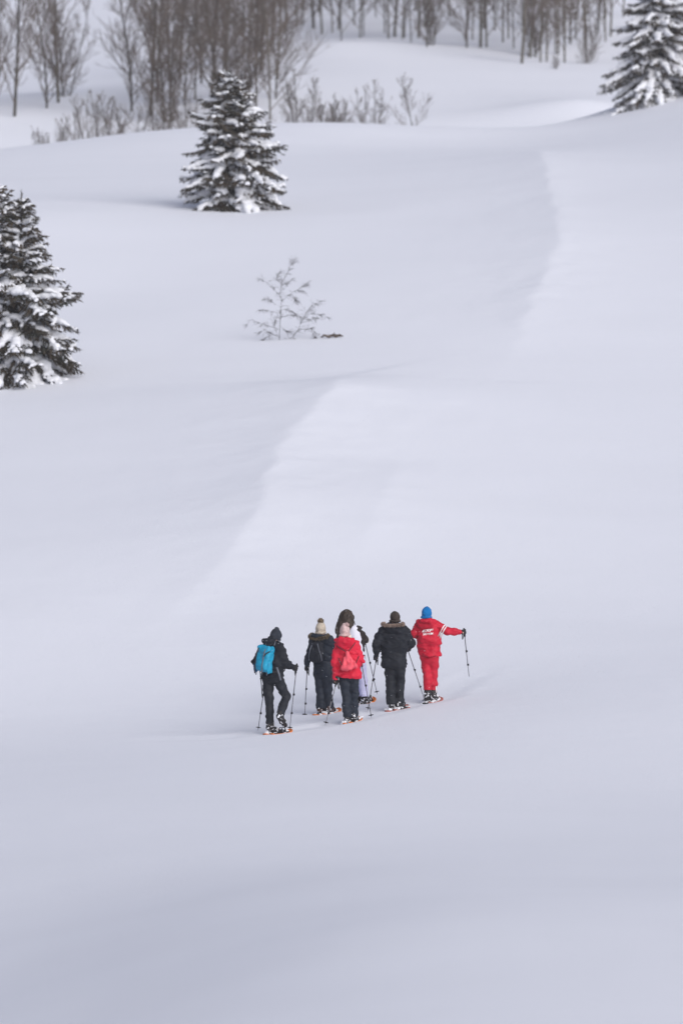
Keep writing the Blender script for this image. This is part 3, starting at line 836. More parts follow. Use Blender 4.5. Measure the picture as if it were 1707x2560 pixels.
def walker(label, Y, J, look, fwd, C, scale=1.0, group='walkers crossing the snow'):
    """J: joints as (photo x, photo y, metres behind (+) or in front (-) of distance Y)"""
    P = {k: at(v[0], v[1], Y + v[2]) for k, v in J.items()}
    foot = (P['toe_l'] + P['toe_r']) / 2
    root = thing('person', label, 'person', (foot[0], foot[1], gz(foot[0], foot[1])), group)
    fwd = nrm(fwd); B = frame(fwd); rgt = B[:, 0]
    hf = frame(look)
    hd = P['head']; nk = P['neck']
    sl, sr, hl, hr = P['sh_l'], P['sh_r'], P['hip_l'], P['hip_r']
    sc, hc = (sl + sr) / 2, (hl + hr) / 2
    # ---- body: one surface from head to feet
    S = Sdf()
    S.el(hd + hf @ np.array((0, -.005, .015)), (.074, .094, .105), hf, .03)
    S.el(hd + hf @ np.array((0, .028, -.055)), (.056, .062, .062), hf, .04)
    S.rc(hd + hf @ np.array((0, .092, .012)), hd + hf @ np.array((0, .108, -.024)), .010, .015, .012)
    S.rc(hd + hf @ np.array((-.018, .082, -.062)), hd + hf @ np.array((.018, .082, -.062)), .010, None, .008)
    for e in (-1, 1):
        S.el(hd + hf @ np.array((e * .077, -.004, -.012)), (.011, .022, .032), hf, .008)
        S.el(hd + hf @ np.array((e * .031, .096, .012)), (.015, .014, .010), hf, .0, sub=True)
        S.el(hd + hf @ np.array((e * .031, .084, .012)), (.012, .012, .012), hf, .002)
    S.rc(hd - hf[:, 2] * .07, nk, .056, .062, .03)
    for a, b in ((sl, hl), (sr, hr)):
        S.rc(lerp(sc, a, .60), lerp(hc, b, .7), .076, .072, .06)
    S.rc(nk, hc, .075, .08, .08)
    for q in 'lr':
        S.chain([P['sh_' + q], P['el_' + q], P['wr_' + q]], [.055, .042, .030], .03)
        hdv = nrm(P['wr_' + q] - P['el_' + q])
        S.rc(P['wr_' + q], P['wr_' + q] + hdv * .05, .028, .026, .02)
        S.chain([P['hip_' + q], P['kn_' + q], P['an_' + q]], [.066, .044, .034], .05)
        S.rc(P['an_' + q], lerp(P['an_' + q], P['toe_' + q], .6), .030, .022, .02)
    V, F = S.build(.0135)
    part('body', V, F, M['skin'], root)
    # ---- trousers
    S = Sdf(); tw = C.get('tw', 1.0)
    S.rc(lerp(hc, hl, .75) + UP * .17, lerp(hc, hl, .9), .110 * tw, .118 * tw, .06)
    S.rc(lerp(hc, hr, .75) + UP * .17, lerp(hc, hr, .9), .110 * tw, .118 * tw, .06)
    S.rc(hc + UP * .16, hc - UP * .05, .118 * tw, .105 * tw, .06)
    for q, n_ in (('l', 1), ('r', 2)):
        h_, k_, a_ = P['hip_' + q], P['kn_' + q], P['an_' + q]
        S.chain([h_, lerp(h_, k_, .5), k_, lerp(k_, a_, .5), a_, a_ + nrm(a_ - k_) * .09],
                [.108 * tw, .098 * tw, .082 * tw, .080 * tw, C.get('cuff', .080) * tw, C.get('cuff', .080) * tw], .025)
    S.noise(.013, (.16, .16, .085), 3); S.noise(.009, (.07, .07, .04), 8)
    V, F = S.build(.013)
    # cut open cuffs at the ankle: vertices below the cuff plane are drawn up to it
    for q in 'lr':
        k_, a_ = P['kn_' + q], P['an_' + q]; d = nrm(a_ - k_)
        cp = a_ + d * C.get('cuffdrop', .045)
        near = np.linalg.norm(V - cp, axis=1) < .2
        t = (V - cp) @ d
        mm = near & (t > 0)
        V[mm] -= t[mm][:, None] * d
    part('trousers', V, F, M[C['trm']], root)
    # ---- jacket
    S = Sdf(); jw = C.get('jw', 1.0); hem = C['hem']
    hp = at(hem[0], hem[1], Y); drop = max(0.05, (hc[2] - hp[2]) + .12)
    for a, b in ((sl, hl), (sr, hr)):
        w1 = lerp(hc, b, C.get('hemw', 1.0)) ; low = w1 - UP * drop
        S.chain([lerp(sc, a, .66) - UP * .02, lerp(lerp(sc, a, .72), lerp(hc, b, 1.0), .5), w1, low], [.118 * jw, .128 * jw, .128 * jw, .134 * jw], .07)
    S.rc(nk - UP * .05, hc, .115 * jw, .135 * jw, .09)
    S.rc(hc, hc - UP * drop, .13 * jw, .13 * jw, .09)
    S.noise(.020, (.20, .20, .10), 5)
    S.cut(hp, (hem[2] if len(hem) > 2 else 0.0, 0, -1))
    cufft = C.get('cuffpt', .9)
    for q in 'lr':
        s_, e_, w_ = P['sh_' + q], P['el_' + q], P['wr_' + q]
        sw = C.get('sw', 1.0)
        S.chain([lerp(sc, s_, .75), s_, lerp(s_, e_, .5), e_, lerp(e_, w_, .5), lerp(e_, w_, cufft)], [.105 * jw, .088 * sw, .082 * sw, .076 * sw, .068 * sw, .056 * sw], .045)
    S.rc(nk - UP * .03, nk + UP * C.get('collar', .02), .088, .078, .03)
    S.noise(.021, (.10, .10, .055), 9); S.noise(.010, (.045, .045, .026), 2)
    V, F = S.build(.0118)
    jk = part('jacket', V, F, M[C['jkm']], root)
    if C.get('hood'):
        S = Sdf(); hh = C['hood']
        c = nk + B @ np.array((0, -.075, .0)) + UP * hh.get('up', 0)
        S.el(c + B @ np.array((0, -.03, -.06)), (.135 * hh['w'], .075, .095 * hh['h']), B, .04)
        for e in (-1, 1):
            S.chain([c + B @ np.array((e * .12 * hh['w'], .12, -.045)), c + B @ np.array((e * .135 * hh['w'], .0, -.005)), c + B @ np.array((e * .07, -.075, .012)), c + B @ np.array((0, -.09, .005))], [.032, .040, .040, .040], .04)
        S.noise(.022, (.09, .09, .06), 4)
        V, F = S.build(.0115)
        part('hood', V, F, M[hh.get('m', C['jkm'])], jk)
        if hh.get('fur'):
            ar = arc(c + UP * hh.get('fz', .02), B, hh.get('a0', 60), hh.get('a1', 300), hh.get('frx', .17) , hh.get('fry', .13), 17, tilt=hh.get('ft', .03))
            Vf, Ff = fur(ar, 2600, hh.get('fl', .036), .0036, 5, core=hh.get('fc', .035))
            mb = MB(); mb.tube([p for p, d in ar], hh.get('fc', .035) * .8, 8); mb.add(Vf, Ff)
            part('fur_trim', *mb.out(), M[hh['fur']], jk, smooth=False)
    # ---- boots
    for q in 'lr':
        a_, t_ = P['an_' + q], P['toe_' + q]; k_ = P['kn_' + q]
        up_ = nrm(k_ - a_); d = nrm(t_ - a_ + up_ * .0); 
        heel = P['heel_' + q] if ('heel_' + q) in P else a_ - up_ * .075 - nrm(np.array((d[0], d[1], 0))) * .045
        S = Sdf()
        S.chain([a_ + up_ * C.get('boottop', .10), a_, heel + up_ * .035], [.058, .056, .046], .03)
        S.chain([heel + up_ * .02, lerp(heel, t_, .55), t_], [.044, .046, .038], .03)
        S.rc(lerp(a_, heel, .3), lerp(heel, t_, .6) + up_ * .02, .05, .04, .04)
        S.noise(.012, (.06, .06, .05), 6)
        V, F = S.build(.0105)
        bt_ = part('boot', V, F, M[C.get('btm', 'boot')], root)
        S.noise(.030, (.026, .026, .032), 11 + len(label) + (q == 'r'), bias=.0130); S.noise(.010, .013, 3)
        S.cut(a_ + up_ * C.get('snowtop', .01), up_)
        V, F = S.build(.0085)
        part('caked_snow', V, F, M['snowcap'], bt_)
    # ---- gloves
    for q in 'lr':
        if ('pole_' + q) not in C: 
            S = Sdf(); w_ = P['wr_' + q]; d = nrm(w_ - P['el_' + q]); Bx = frame(d)
            S.rbox(w_ + d * .06, (.04, .05, .018), Bx, r=.016)
            for i in range(4): S.chain([w_ + d * .10 + Bx[:, 0] * (i - 1.5) * .021, w_ + d * (.15 - .008 * abs(i - 1.3)) + Bx[:, 0] * (i - 1.5) * .022 + Bx[:, 2] * -.012, w_ + d * .165 + Bx[:, 0] * (i - 1.5) * .02 + Bx[:, 2] * -.035], [.0125, .0118, .010], .004)
            S.chain([w_ + d * .04 + Bx[:, 0] * .04, w_ + d * .09 + Bx[:, 0] * .062, w_ + d * .115 + Bx[:, 0] * .06 + Bx[:, 2] * -.02], [.015, .0135, .011], .006)
        else:
            top, tip = C['pole_' + q]; w_ = P['wr_' + q]
            tp, bt = at(top[0], top[1], Y + top[2]), at(tip[0], tip[1], Y + tip[2])
            if C.get('mit'): 
                S = hand_sdf(tp, tp - bt, tp - w_ + nrm(w_ - P['el_' + q]) * .05, 1.08)
                S.rc(w_, tp - nrm(tp - w_) * .03, .045, .045, .03)
            else:
                S = hand_sdf(tp, tp - bt, tp - w_ + nrm(w_ - P['el_' + q]) * .05)
                S.rc(lerp(P['el_' + q], w_, cufft - .08), tp - nrm(tp - w_) * .05, .042, .036, .02)
        S.noise(.006, .03, 2)
        V, F = S.build(.0065)
        part('glove', V, F, M[C.get('glm', 'rubber')], root)
    # ---- hat or hair
    if C.get('hat'):
        H = C['hat']; S = Sdf()
        c = hd + hf @ np.array((0, -.01, .03)) + UP * H.get('up', 0)
        tl = H.get('tall', 1.0)
        S.el(c, (.094, .112, .118 * tl), hf, .03)
        if H.get('peak'): S.rc(c + hf @ np.array((0, -.03, .07)), c + hf @ np.array((0, -.05, .12 * tl)), .055, .035, .06)
        S.cut(hd + hf @ np.array((0, -.02, H.get('low', -.045))), hf @ np.array((0, H.get('slope', .35), -1)))
        ring = arc(hd + hf @ np.array((0, -.012, H.get('low', -.045) + .03)), hf, 0, 360, .090, .108, 19, tilt=H.get('slope', .35) * .1)
        for i in range(18): S.rc(ring[i][0], ring[i + 1][0], .018, None, .012)
        S.noise(.008, .035, 3)
        V, F = S.build(.0085)
        ht = part('hat', V, F, M[H['m']], root)
        if H.get('pom'):
            pc = c + hf @ np.array(H['pom'][:3]); pr = H['pom'][3]
            rn = random.Random(9); mb = MB()
            Sp = Sdf(); Sp.el(pc, (pr * .85, pr * .85, pr * .85), None, .0); Sp.noise(.012, .02, 3); mbV, mbF = Sp.build(.009)
            mb.add(mbV, mbF.tolist())
            V = []; F = []
            for i in range(420):
                d = nrm((rn.gauss(0, 1), rn.gauss(0, 1), rn.gauss(0, 1))); t = nrm(np.cross(d, (rn.gauss(0, 1), rn.gauss(0, 1), rn.gauss(0, 1))))
                V += [pc + d * pr * .7 - t * .004, pc + d * pr * .7 + t * .004, pc + d * pr * rn.uniform(1.0, 1.3)]; F.append((3 * i, 3 * i + 1, 3 * i + 2))
            mb.add(V, F)
            part('pompom', *mb.out(), M[H.get('pm', H['m'])], ht, smooth=False)
    return root, jk, P, B

def pole(label, top, tip, strapdir=(1, 0, 0), m='polegrey', basket=True, clamps=(.42, .72), group='walking poles'):
    d = nrm(tip - top); L = np.linalg.norm(tip - top)
    root = thing('walking_pole', label, 'walking pole', tuple(tip), group)
    fr = frame(d, np.array((0.3, 1, 0.2)))
    mb = MB(); mb.tube([top + d * .05, top + d * L * .45], .0085, 8); mb.tube([top + d * L * .44, top + d * L * .74], .0075, 8); mb.tube([top + d * L * .73, tip - d * .03], .0062, 8)
    mb.tube([tip - d * .035, tip], [.005, .002], 6)
    part('shaft', *mb.out(), M[m], root)
    S = Sdf(); S.chain([top - d * .075, top - d * .055, top, top + d * .05, top + d * .085], [.018, .020, .015, .0165, .013], .008); S.noise(.004, .02, 2)
    V, F = S.build(.006); part('grip', V, F, M['rubber'], root)
    for c in clamps:
        p = top + d * L * c; mb = MB(); mb.tube([p - d * .022, p - d * .012, p + d * .015, p + d * .022], [.010, .014, .014, .010], 8); mb.box(p + fr[:, 0] * .017, fr[:, 0] * .006, d * .016, fr[:, 2] * .007)
        part('clamp', *mb.out(), M['rubber'], root)
    if basket:
        p = tip - d * .055; mb = MB()
        ring = [p + (fr[:, 0] * math.cos(a) + fr[:, 2] * math.sin(a)) * .042 for a in np.linspace(0, 2 * math.pi, 15)]
        mb.tube(ring, .0065, 5, cap=False); mb.tube([p - d * .015, p + d * .012], [.010, .017], 8)
        for a in (0.4, 1.97, 3.54, 5.11): mb.tube([p, p + (fr[:, 0] * math.cos(a) + fr[:, 2] * math.sin(a)) * .042], .006, 4)
        part('basket', *mb.out(), M['rubber'], root)
    s = np.asarray(strapdir, float)
    q = top - d * .06
    mb = MB()
    lp = [q, q + s * .035 - UP * .03, q + s * .05 - UP * .11, q + s * .04 - UP * .19, q + s * .02 - UP * .15, q + s * .008 - UP * .06]
    for a, b in zip(lp[:-1], lp[1:]): mb.box((a + b) / 2, (b - a) * .52, nrm(np.cross(b - a, (.2, 1, .1))) * .007, np.cross(nrm(b - a), nrm(np.cross(b - a, (.2, 1, .1)))) * .002)
    part('strap', *mb.out(), M['strap'], root)
    return root

def snowshoe(label, toe, heel, deck='orange', yaw=None, pitch=0.0, snow=1.0, seed=1, lift=0.0):
    """deck lies on the snow under a boot that points from heel to toe"""
    d = np.array((toe[0] - heel[0], toe[1] - heel[1], 0.0))
    f = nrm(d) if yaw is None else np.array((math.sin(R(yaw)), math.cos(R(yaw)), 0))
    c = np.array(((toe[0] * .55 + heel[0] * .45), (toe[1] * .55 + heel[1] * .45), 0)) - f * .03
    zf, zb = gz(c[0] + f[0] * .25, c[1] + f[1] * .25), gz(c[0] - f[0] * .25, c[1] - f[1] * .25)
    c[2] = (zf + zb) / 2 - .006 + lift
    f = nrm(np.array((f[0], f[1], (zf - zb) / .5 + math.tan(pitch))))
    Bf = frame(f)
    root = thing('snowshoe', label, 'snowshoe', tuple(c), 'snowshoes on the walkers\' feet')
    rn = random.Random(seed)
    n = 25
    def half(s):            # half width along the length, tail 0 .. nose 1
        w = .048 + .046 * math.sin(min(1, s * 1.15 + .05) * math.pi * .62) + .012 * math.sin(s * 7)
        e = min(1, (1 - s) / .13); t = min(1, s / .08)
        return w * math.sqrt(max(0.0, 1 - (1 - e) ** 2)) * math.sqrt(max(.0, 1 - (1 - t) ** 2)) + .004
    def pos(s, x, z=0):
        y = (s - .5) * .47; up = .06 * max(0, (s - .72) / .28) ** 2 + .02 * max(0, (.1 - s) / .1)
        return c + Bf @ np.array((x, y, z + up))
    mb = MB(); V = []; F = []
    for i in range(n):
        s = i / (n - 1); w = half(s)
        for x, z in ((-1, -.006), (-1, .012), (-.8, .016), (-.72, .006), (.72, .006), (.8, .016), (1, .012), (1, -.006)):
            V.append(pos(s, x * w, z))
    for i in range(n - 1):
        for k in range(8):
            if 8 * i % 3 == 1 and k == 3: continue
            F.append((i * 8 + k, i * 8 + (k + 1) % 8, (i + 1) * 8 + (k + 1) % 8, (i + 1) * 8 + k))
    F += [tuple(range(7, -1, -1))[:4], (0, 7, 4, 3), tuple((n - 1) * 8 + k for k in range(4)), tuple((n - 1) * 8 + k for k in (0, 3, 4, 7))]
    mb.add(V, F)
    part('deck', *mb.out(), M[deck], root, smooth=False)
    mb = MB()
    mb.box(pos(.52, 0, .020), Bf[:, 0] * .045, Bf[:, 1] * .15, Bf[:, 2] * .006)
    mb.box(pos(.40, 0, .028), Bf[:, 0] * .05, Bf[:, 1] * .012, Bf[:, 2] * .014)
    for e in (-1, 1): mb.box(pos(.56, e * .05, .045), Bf[:, 0] * .004, Bf[:, 1] * .05, Bf[:, 2] * .028)
    part('binding', *mb.out(), M['rubber'], root, smooth=False)
    for s in (.50, .63):
        mb = MB()
        pts = [pos(s, x, z) for x, z in ((-.056, .02), (-.055, .075), (-.03, .112), (.03, .112), (.055, .075), (.056, .02))]
        mb.tube(pts, .009, 5); part('strap', *mb.out(), M['strapgrey' if s < .6 else 'rubber'], root)
    mb = MB()
    mb.box(pos(.5, 0, -.012), Bf[:, 0] * .006, Bf[:, 1] * .15, Bf[:, 2] * .004)
    for k in range(7):
        s = .25 + .083 * k; mb.box(pos(s, .0, -.020), Bf[:, 0] * .03, Bf[:, 1] * .008, Bf[:, 2] * .010)
    part('crampon', *mb.out(), M['polesilver'], root, smooth=False)
    if snow:
        S = Sdf()
        for k in range(int(13 * snow)):
            s = rn.uniform(.08, .92); x = rn.uniform(-1, 1) * half(s) * .8; r = rn.uniform(.016, .036)
            S.el(pos(s, x, .008 + (.03 if rn.random() < .3 else 0)), (r * 1.4, r * 1.3, r * .8), None, .012)
        S.noise(.01, .03, seed); V, F = S.build(.009)
        part('snow_clump', V, F, M['snowcap'], root)
    return root

def strip(mb, pts, w, th, nrm_dir):
    pts = [np.asarray(p, float) for p in pts]; V = []; n = len(pts); nd = nrm(nrm_dir)
    for i in range(n):
        d = nrm(pts[min(i + 1, n - 1)] - pts[max(i - 1, 0)]); s = nrm(np.cross(d, nd)) * w
        V += [pts[i] - s - nd * th, pts[i] + s - nd * th, pts[i] + s + nd * th, pts[i] - s + nd * th]
    F = []
    for i in range(n - 1):
        for k in range(4): F.append((4 * i + k, 4 * i + (k + 1) % 4, 4 * i + 4 + (k + 1) % 4, 4 * i + 4 + k))
    F += [(3, 2, 1, 0), (4 * n - 4, 4 * n - 3, 4 * n - 2, 4 * n - 1)]
    mb.add(V, F)

def dirv(yaw, pitch=0.0):
    y, p = R(yaw), R(pitch); return np.array((math.sin(y) * math.cos(p), math.cos(y) * math.cos(p), math.sin(p)))

# ===== 1: turquoise backpack
Y1 = 104.0
J1 = dict(head=(689, 1594, .05), neck=(681, 1606, .0), sh_l=(664, 1619, .13), sh_r=(700, 1621, -.12), el_l=(640, 1655, .02), el_r=(713, 1658, -.12), wr_l=(660, 1675, .26), wr_r=(733, 1669, .02),
          hip_l=(669, 1693, .07), hip_r=(692, 1692, -.07), kn_l=(672, 1745, .0), kn_r=(715, 1742, .04), an_l=(676, 1805, -.02), an_r=(702, 1783, -.20), toe_l=(689, 1822, .17), heel_l=(672, 1822, -.06),
          toe_r=(714, 1813, -.06), heel_r=(696, 1793, -.27))
C1 = dict(trm='blacktr', jkm='black', hem=(680, 1694, .12), jw=.93, sw=.88, tw=.98, cuff=.074, hat=dict(m='greyknit', peak=True, low=-.06, slope=.3, tall=1.05), pole_r=((741, 1671, .08), (724, 1826, .1)), pole_l=((668, 1672, .36), (645, 1826, .3)),
          glm='rubber', mit=True, collar=.06, hood=dict(w=.62, h=.7, up=.02))
r1, jk1, P1, B1 = walker('person in black with dark grey beanie carrying a turquoise backpack', Y1, J1, dirv(58, -28), dirv(38), C1)
pole('grey walking pole planted in front of the person with the turquoise backpack', at(741, 1671, Y1 + .08), at(724, 1826, Y1 + .1), (-.75, -.2, 0))
pole('grey walking pole on the far left, behind the person with the turquoise backpack', at(668, 1672, Y1 + .36), at(645, 1826, Y1 + .3), (-.3, .2, 0))
snowshoe('orange snowshoe under the raised heel of the person with the turquoise backpack', P1['toe_r'], P1['heel_r'], 'orange', yaw=52, seed=3, snow=.5)
snowshoe('snow-covered orange snowshoe on the standing foot of the person with the turquoise backpack', P1['toe_l'], P1['heel_l'], 'orange', yaw=30, seed=4)

def hiking_pack():
    back = -B1[:, 1]; rg = B1[:, 0]
    c = at(664, 1644, Y1) ; c = c + 0
    tilt = nrm(UP * 1.0 + B1[:, 1] * .18 + rg * .10)
    c = (P1['sh_l'] + P1['sh_r'] + P1['hip_l'] + P1['hip_r']) / 4 + back * .225 + UP * .085
    fr = np.stack([nrm(np.cross(B1[:, 1], tilt)), nrm(np.cross(tilt, np.cross(B1[:, 1], tilt))), tilt], 1)
    root = thing('backpack', 'turquoise hiking backpack on the leftmost walker\'s back', 'backpack', tuple(c - UP * .28))
    L = lambda x, y, z: c + fr @ np.array((x, y, z))
    S = Sdf(); S.rbox(L(0, 0, -.04), (.150, .10, .19), fr, r=.06); S.el(L(0, -.05, -.11), (.125, .085, .12), fr, .05); S.noise(.016, .09, 4); S.noise(.008, .035, 5)
    V, F = S.build(.011); part('main_compartment', V, F, M['turq'], root)
    S = Sdf(); S.rbox(L(0, -.01, .17), (.145, .115, .065), fr, r=.055); S.el(L(0, -.05, .12), (.12, .085, .06), fr, .04); S.noise(.018, .07, 6)
    V, F = S.build(.011); part('lid', V, F, M['turq'], root)
    S = Sdf(); S.rbox(L(.01, .03, -.205), (.155, .075, .04), fr, r=.03); S.noise(.014, .06, 2)
    V, F = S.build(.011); part('base', V, F, M['turq'], root)
    for e in (-1, 1):
        S = Sdf(); S.el(L(e * .150, -.005, -.15), (.042, .07, .12), fr, .02); S.noise(.012, .05, 3); V, F = S.build(.011)
        part('side_pocket', V, F, M['bluepocket' if e < 0 else 'turq'], root)
    for x in (-.085, .075):
        mb = MB(); strip(mb, [L(x, -.128, .17), L(x * 1.05, -.150, .09), L(x * 1.05, -.146, -.03), L(x * 1.05, -.143, -.15), L(x, -.112, -.23), L(x, -.10, -.30)], .011, .004, -B1[:, 1])
        part('strap', *mb.out(), M['strapgrey' if x > 0 else 'strap'], root, smooth=False)
    mb = MB(); strip(mb, [L(.158, -.09, .14), L(.11, -.125, .09), L(.08, -.152, .03)], .010, .004, -B1[:, 1]); part('strap', *mb.out(), M['strap'], root, smooth=False)
    for e in (-1, 1):   # shoulder harness over the shoulder and down the chest
        s_ = P1['sh_r'] if e > 0 else P1['sh_l']; sc = (P1['sh_l'] + P1['sh_r']) / 2; a = lerp(sc, s_, .55)
        mb = MB(); strip(mb, [L(e * .09, .07, .20), a + UP * .135 - B1[:, 1] * .06, a + UP * .140 + B1[:, 1] * .03, a + UP * .08 + B1[:, 1] * .125, a - UP * .12 + B1[:, 1] * .165, a - UP * .26 + B1[:, 1] * .12], .026, .007, B1[:, 1] + UP * .6)
        part('shoulder_strap', *mb.out(), M['strapgrey'], root, smooth=False)
    h = (P1['hip_l'] + P1['hip_r']) / 2 + UP * .10
    mb = MB(); strip(mb, [p for p, d in arc(h, B1, 150, -150, .205, .185, 15)], .030, .010, UP + B1[:, 1] * .01) if False else None
    ring = arc(h, B1, 160, -160, .20, .175, 17); mb = MB()
    mb.tube([p for p, d in ring], .022, 6); part('hip_belt', *mb.out(), M['strap'], root)
    # loose strap ends
    for (x0, y0, x1, y1, dy, m, w) in ((640.5, 1675, 640, 1687, -.1, 'strap', .008), (650, 1676, 656, 1744, -.02, 'strap', .009), (666, 1672, 667, 1689, -.26, 'strapgrey', .012), (692, 1668, 702, 1701, -.30, 'strapgrey', .016)):
        mb = MB(); a = at(x0, y0, Y1 + dy); b = at(x1, y1, Y1 + dy); strip(mb, [a, lerp(a, b, .5) + rg * .006, b], w, .003, np.array((0, -1, 0)))
        part('strap', *mb.out(), M[m], root, smooth=False)
    mb = MB(); ringp = [at(709, 1670, Y1 - .16) + np.array((math.cos(a) * .03, 0, math.sin(a) * .06)) for a in np.linspace(-1.9, 1.9, 9)]
    mb.tube(ringp, .009, 5); part('strap', *mb.out(), M['strap'], root)
hiking_pack()

# ===== 2: navy suit, cream hat with pompom
Y2 = 106.5
J2 = dict(head=(802, 1575, .02), neck=(801, 1591, .0), sh_l=(784, 1602, .05), sh_r=(823, 1599, -.06), el_l=(772, 1637, -.02), el_r=(834, 1622, .0), wr_l=(767.5, 1663, .05), wr_r=(828, 1645, .16),
          hip_l=(797, 1680, .05), hip_r=(818, 1678, -.05), kn_l=(801, 1727, .04), kn_r=(819, 1725, .0), an_l=(801, 1765, .0), an_r=(822, 1765, .03), toe_l=(814, 1778, .2), heel_l=(798, 1777, -.05), toe_r=(838, 1775, .2), heel_r=(820, 1777, -.03))
C2 = dict(trm='navytr', jkm='navy', hem=(806, 1683, .0), jw=.76, hemw=.85, sw=.80, tw=.98, cuff=.090, cuffdrop=.05, hat=dict(m='creamknit', low=-.08, slope=.15, tall=1.05, pom=(0, -.02, .135, .060), pm='furpom'),
          pole_l=((768, 1671, .08), (761.5, 1793, .12)), glm='rubber', hood=dict(w=1.05, h=1.0, fur='furbrown', frx=.165, fry=.125, fz=.02, ft=.05, a0=70, a1=300), btm='bootbrown')
r2, jk2, P2, B2 = walker('person in navy ski clothes with cream pompom hat and black backpack', Y2, J2, dirv(12, -6), dirv(22), C2)
pole('grey walking pole held by the person in the cream pompom hat', at(768, 1671, Y2 + .08), at(761.5, 1793, Y2 + .12), (.6, -.3, 0))
snowshoe('orange snowshoe on the left foot of the person in the cream pompom hat', P2['toe_l'], P2['heel_l'], 'orange', yaw=38, seed=5, snow=1.2)
snowshoe('orange snowshoe on the right foot of the person in the cream pompom hat', P2['toe_r'], P2['heel_r'], 'orange', yaw=44, seed=6)

def black_pack():
    c = (P2['sh_l'] + P2['sh_r'] + P2['hip_l'] + P2['hip_r']) / 4 - B2[:, 1] * .215 + UP * .085 - B2[:, 0] * .03
    root = thing('backpack', 'small black backpack worn by the person in the cream pompom hat', 'backpack', tuple(c - UP * .2))
    L = lambda x, y, z: c + B2 @ np.array((x, y, z))
    S = Sdf(); S.rbox(L(0, .0, 0), (.135, .075, .195), B2, r=.07); S.el(L(0, -.045, -.06), (.11, .07, .12), B2, .04); S.noise(.018, .08, 4); S.noise(.008, .03, 7)
    V, F = S.build(.011); part('main_compartment', V, F, M['black'], root)
    S = Sdf(); S.rbox(L(0, -.09, -.085), (.095, .028, .085), B2, r=.025); S.noise(.01, .05, 3); V, F = S.build(.01); part('front_pocket', V, F, M['black'], root)
    for e in (-1, 1):
        mb = MB(); strip(mb, [L(e * .05, -.07, .16), L(e * .085, -.095, .06), L(e * .12, -.075, -.06), L(e * .13, -.05, -.16)], .008, .003, -B2[:, 1]); part('strap', *mb.out(), M['strapgrey'], root, smooth=False)
        mb = MB(); strip(mb, [L(e * .07, .04, .18), L(e * .10, .13, .245), L(e * .11, .25, .20), L(e * .12, .33, .02), L(e * .15, .25, -.14)], .024, .006, B2[:, 1] + UP * .5); part('shoulder_strap', *mb.out(), M['strap'], root, smooth=False)
    mb = MB(); mb.tube([L(-.03, -.01, .19), L(-.02, -.02, .225), L(.02, -.02, .225), L(.03, -.01, .19)], .008, 5); part('handle', *mb.out(), M['strap'], root)
black_pack()

# ===== 3: long brown hair, white and brown jacket, lilac white trousers
Y3 = 107.5
J3 = dict(head=(868, 1545, .0), neck=(871, 1567, .0), sh_l=(853, 1580, .10), sh_r=(893, 1574, -.08), el_l=(847, 1612, .06), el_r=(914, 1600, .02), wr_l=(862, 1630, .2), wr_r=(906, 1603, .27),
          hip_l=(873, 1648, .06), hip_r=(899, 1645, -.06), kn_l=(884, 1698, .2), kn_r=(908, 1700, .02), an_l=(893, 1738, .1), an_r=(911, 1736, -.02), toe_l=(906, 1748, .3), heel_l=(890, 1752, .05), toe_r=(926, 1748, .16), heel_r=(908, 1752, -.05))
C3 = dict(trm='lilacfab', jkm='brownblack', hem=(890, 1650, .0), jw=.80, sw=.84, tw=.92, cuff=.086, pole_r=((911, 1600, .33), (943, 1736, .35)), glm='rubber')
r3, jk3, P3, B3 = walker('person with long brown hair in a brown and white jacket and white trousers', Y3, J3, dirv(28, -4), dirv(32), C3)
pole('thin grey walking pole held by the person with long brown hair', at(911, 1600, Y3 + .33), at(943, 1736, Y3 + .35), (.3, .3, 0), m='polegrey')
snowshoe('orange snowshoe on the right foot of the person with long brown hair', P3['toe_r'], P3['heel_r'], 'orange', yaw=40, pitch=.1, seed=7, snow=.7)
snowshoe('orange snowshoe on the left foot of the person with long brown hair', P3['toe_l'], P3['heel_l'], 'orange', yaw=40, seed=8)
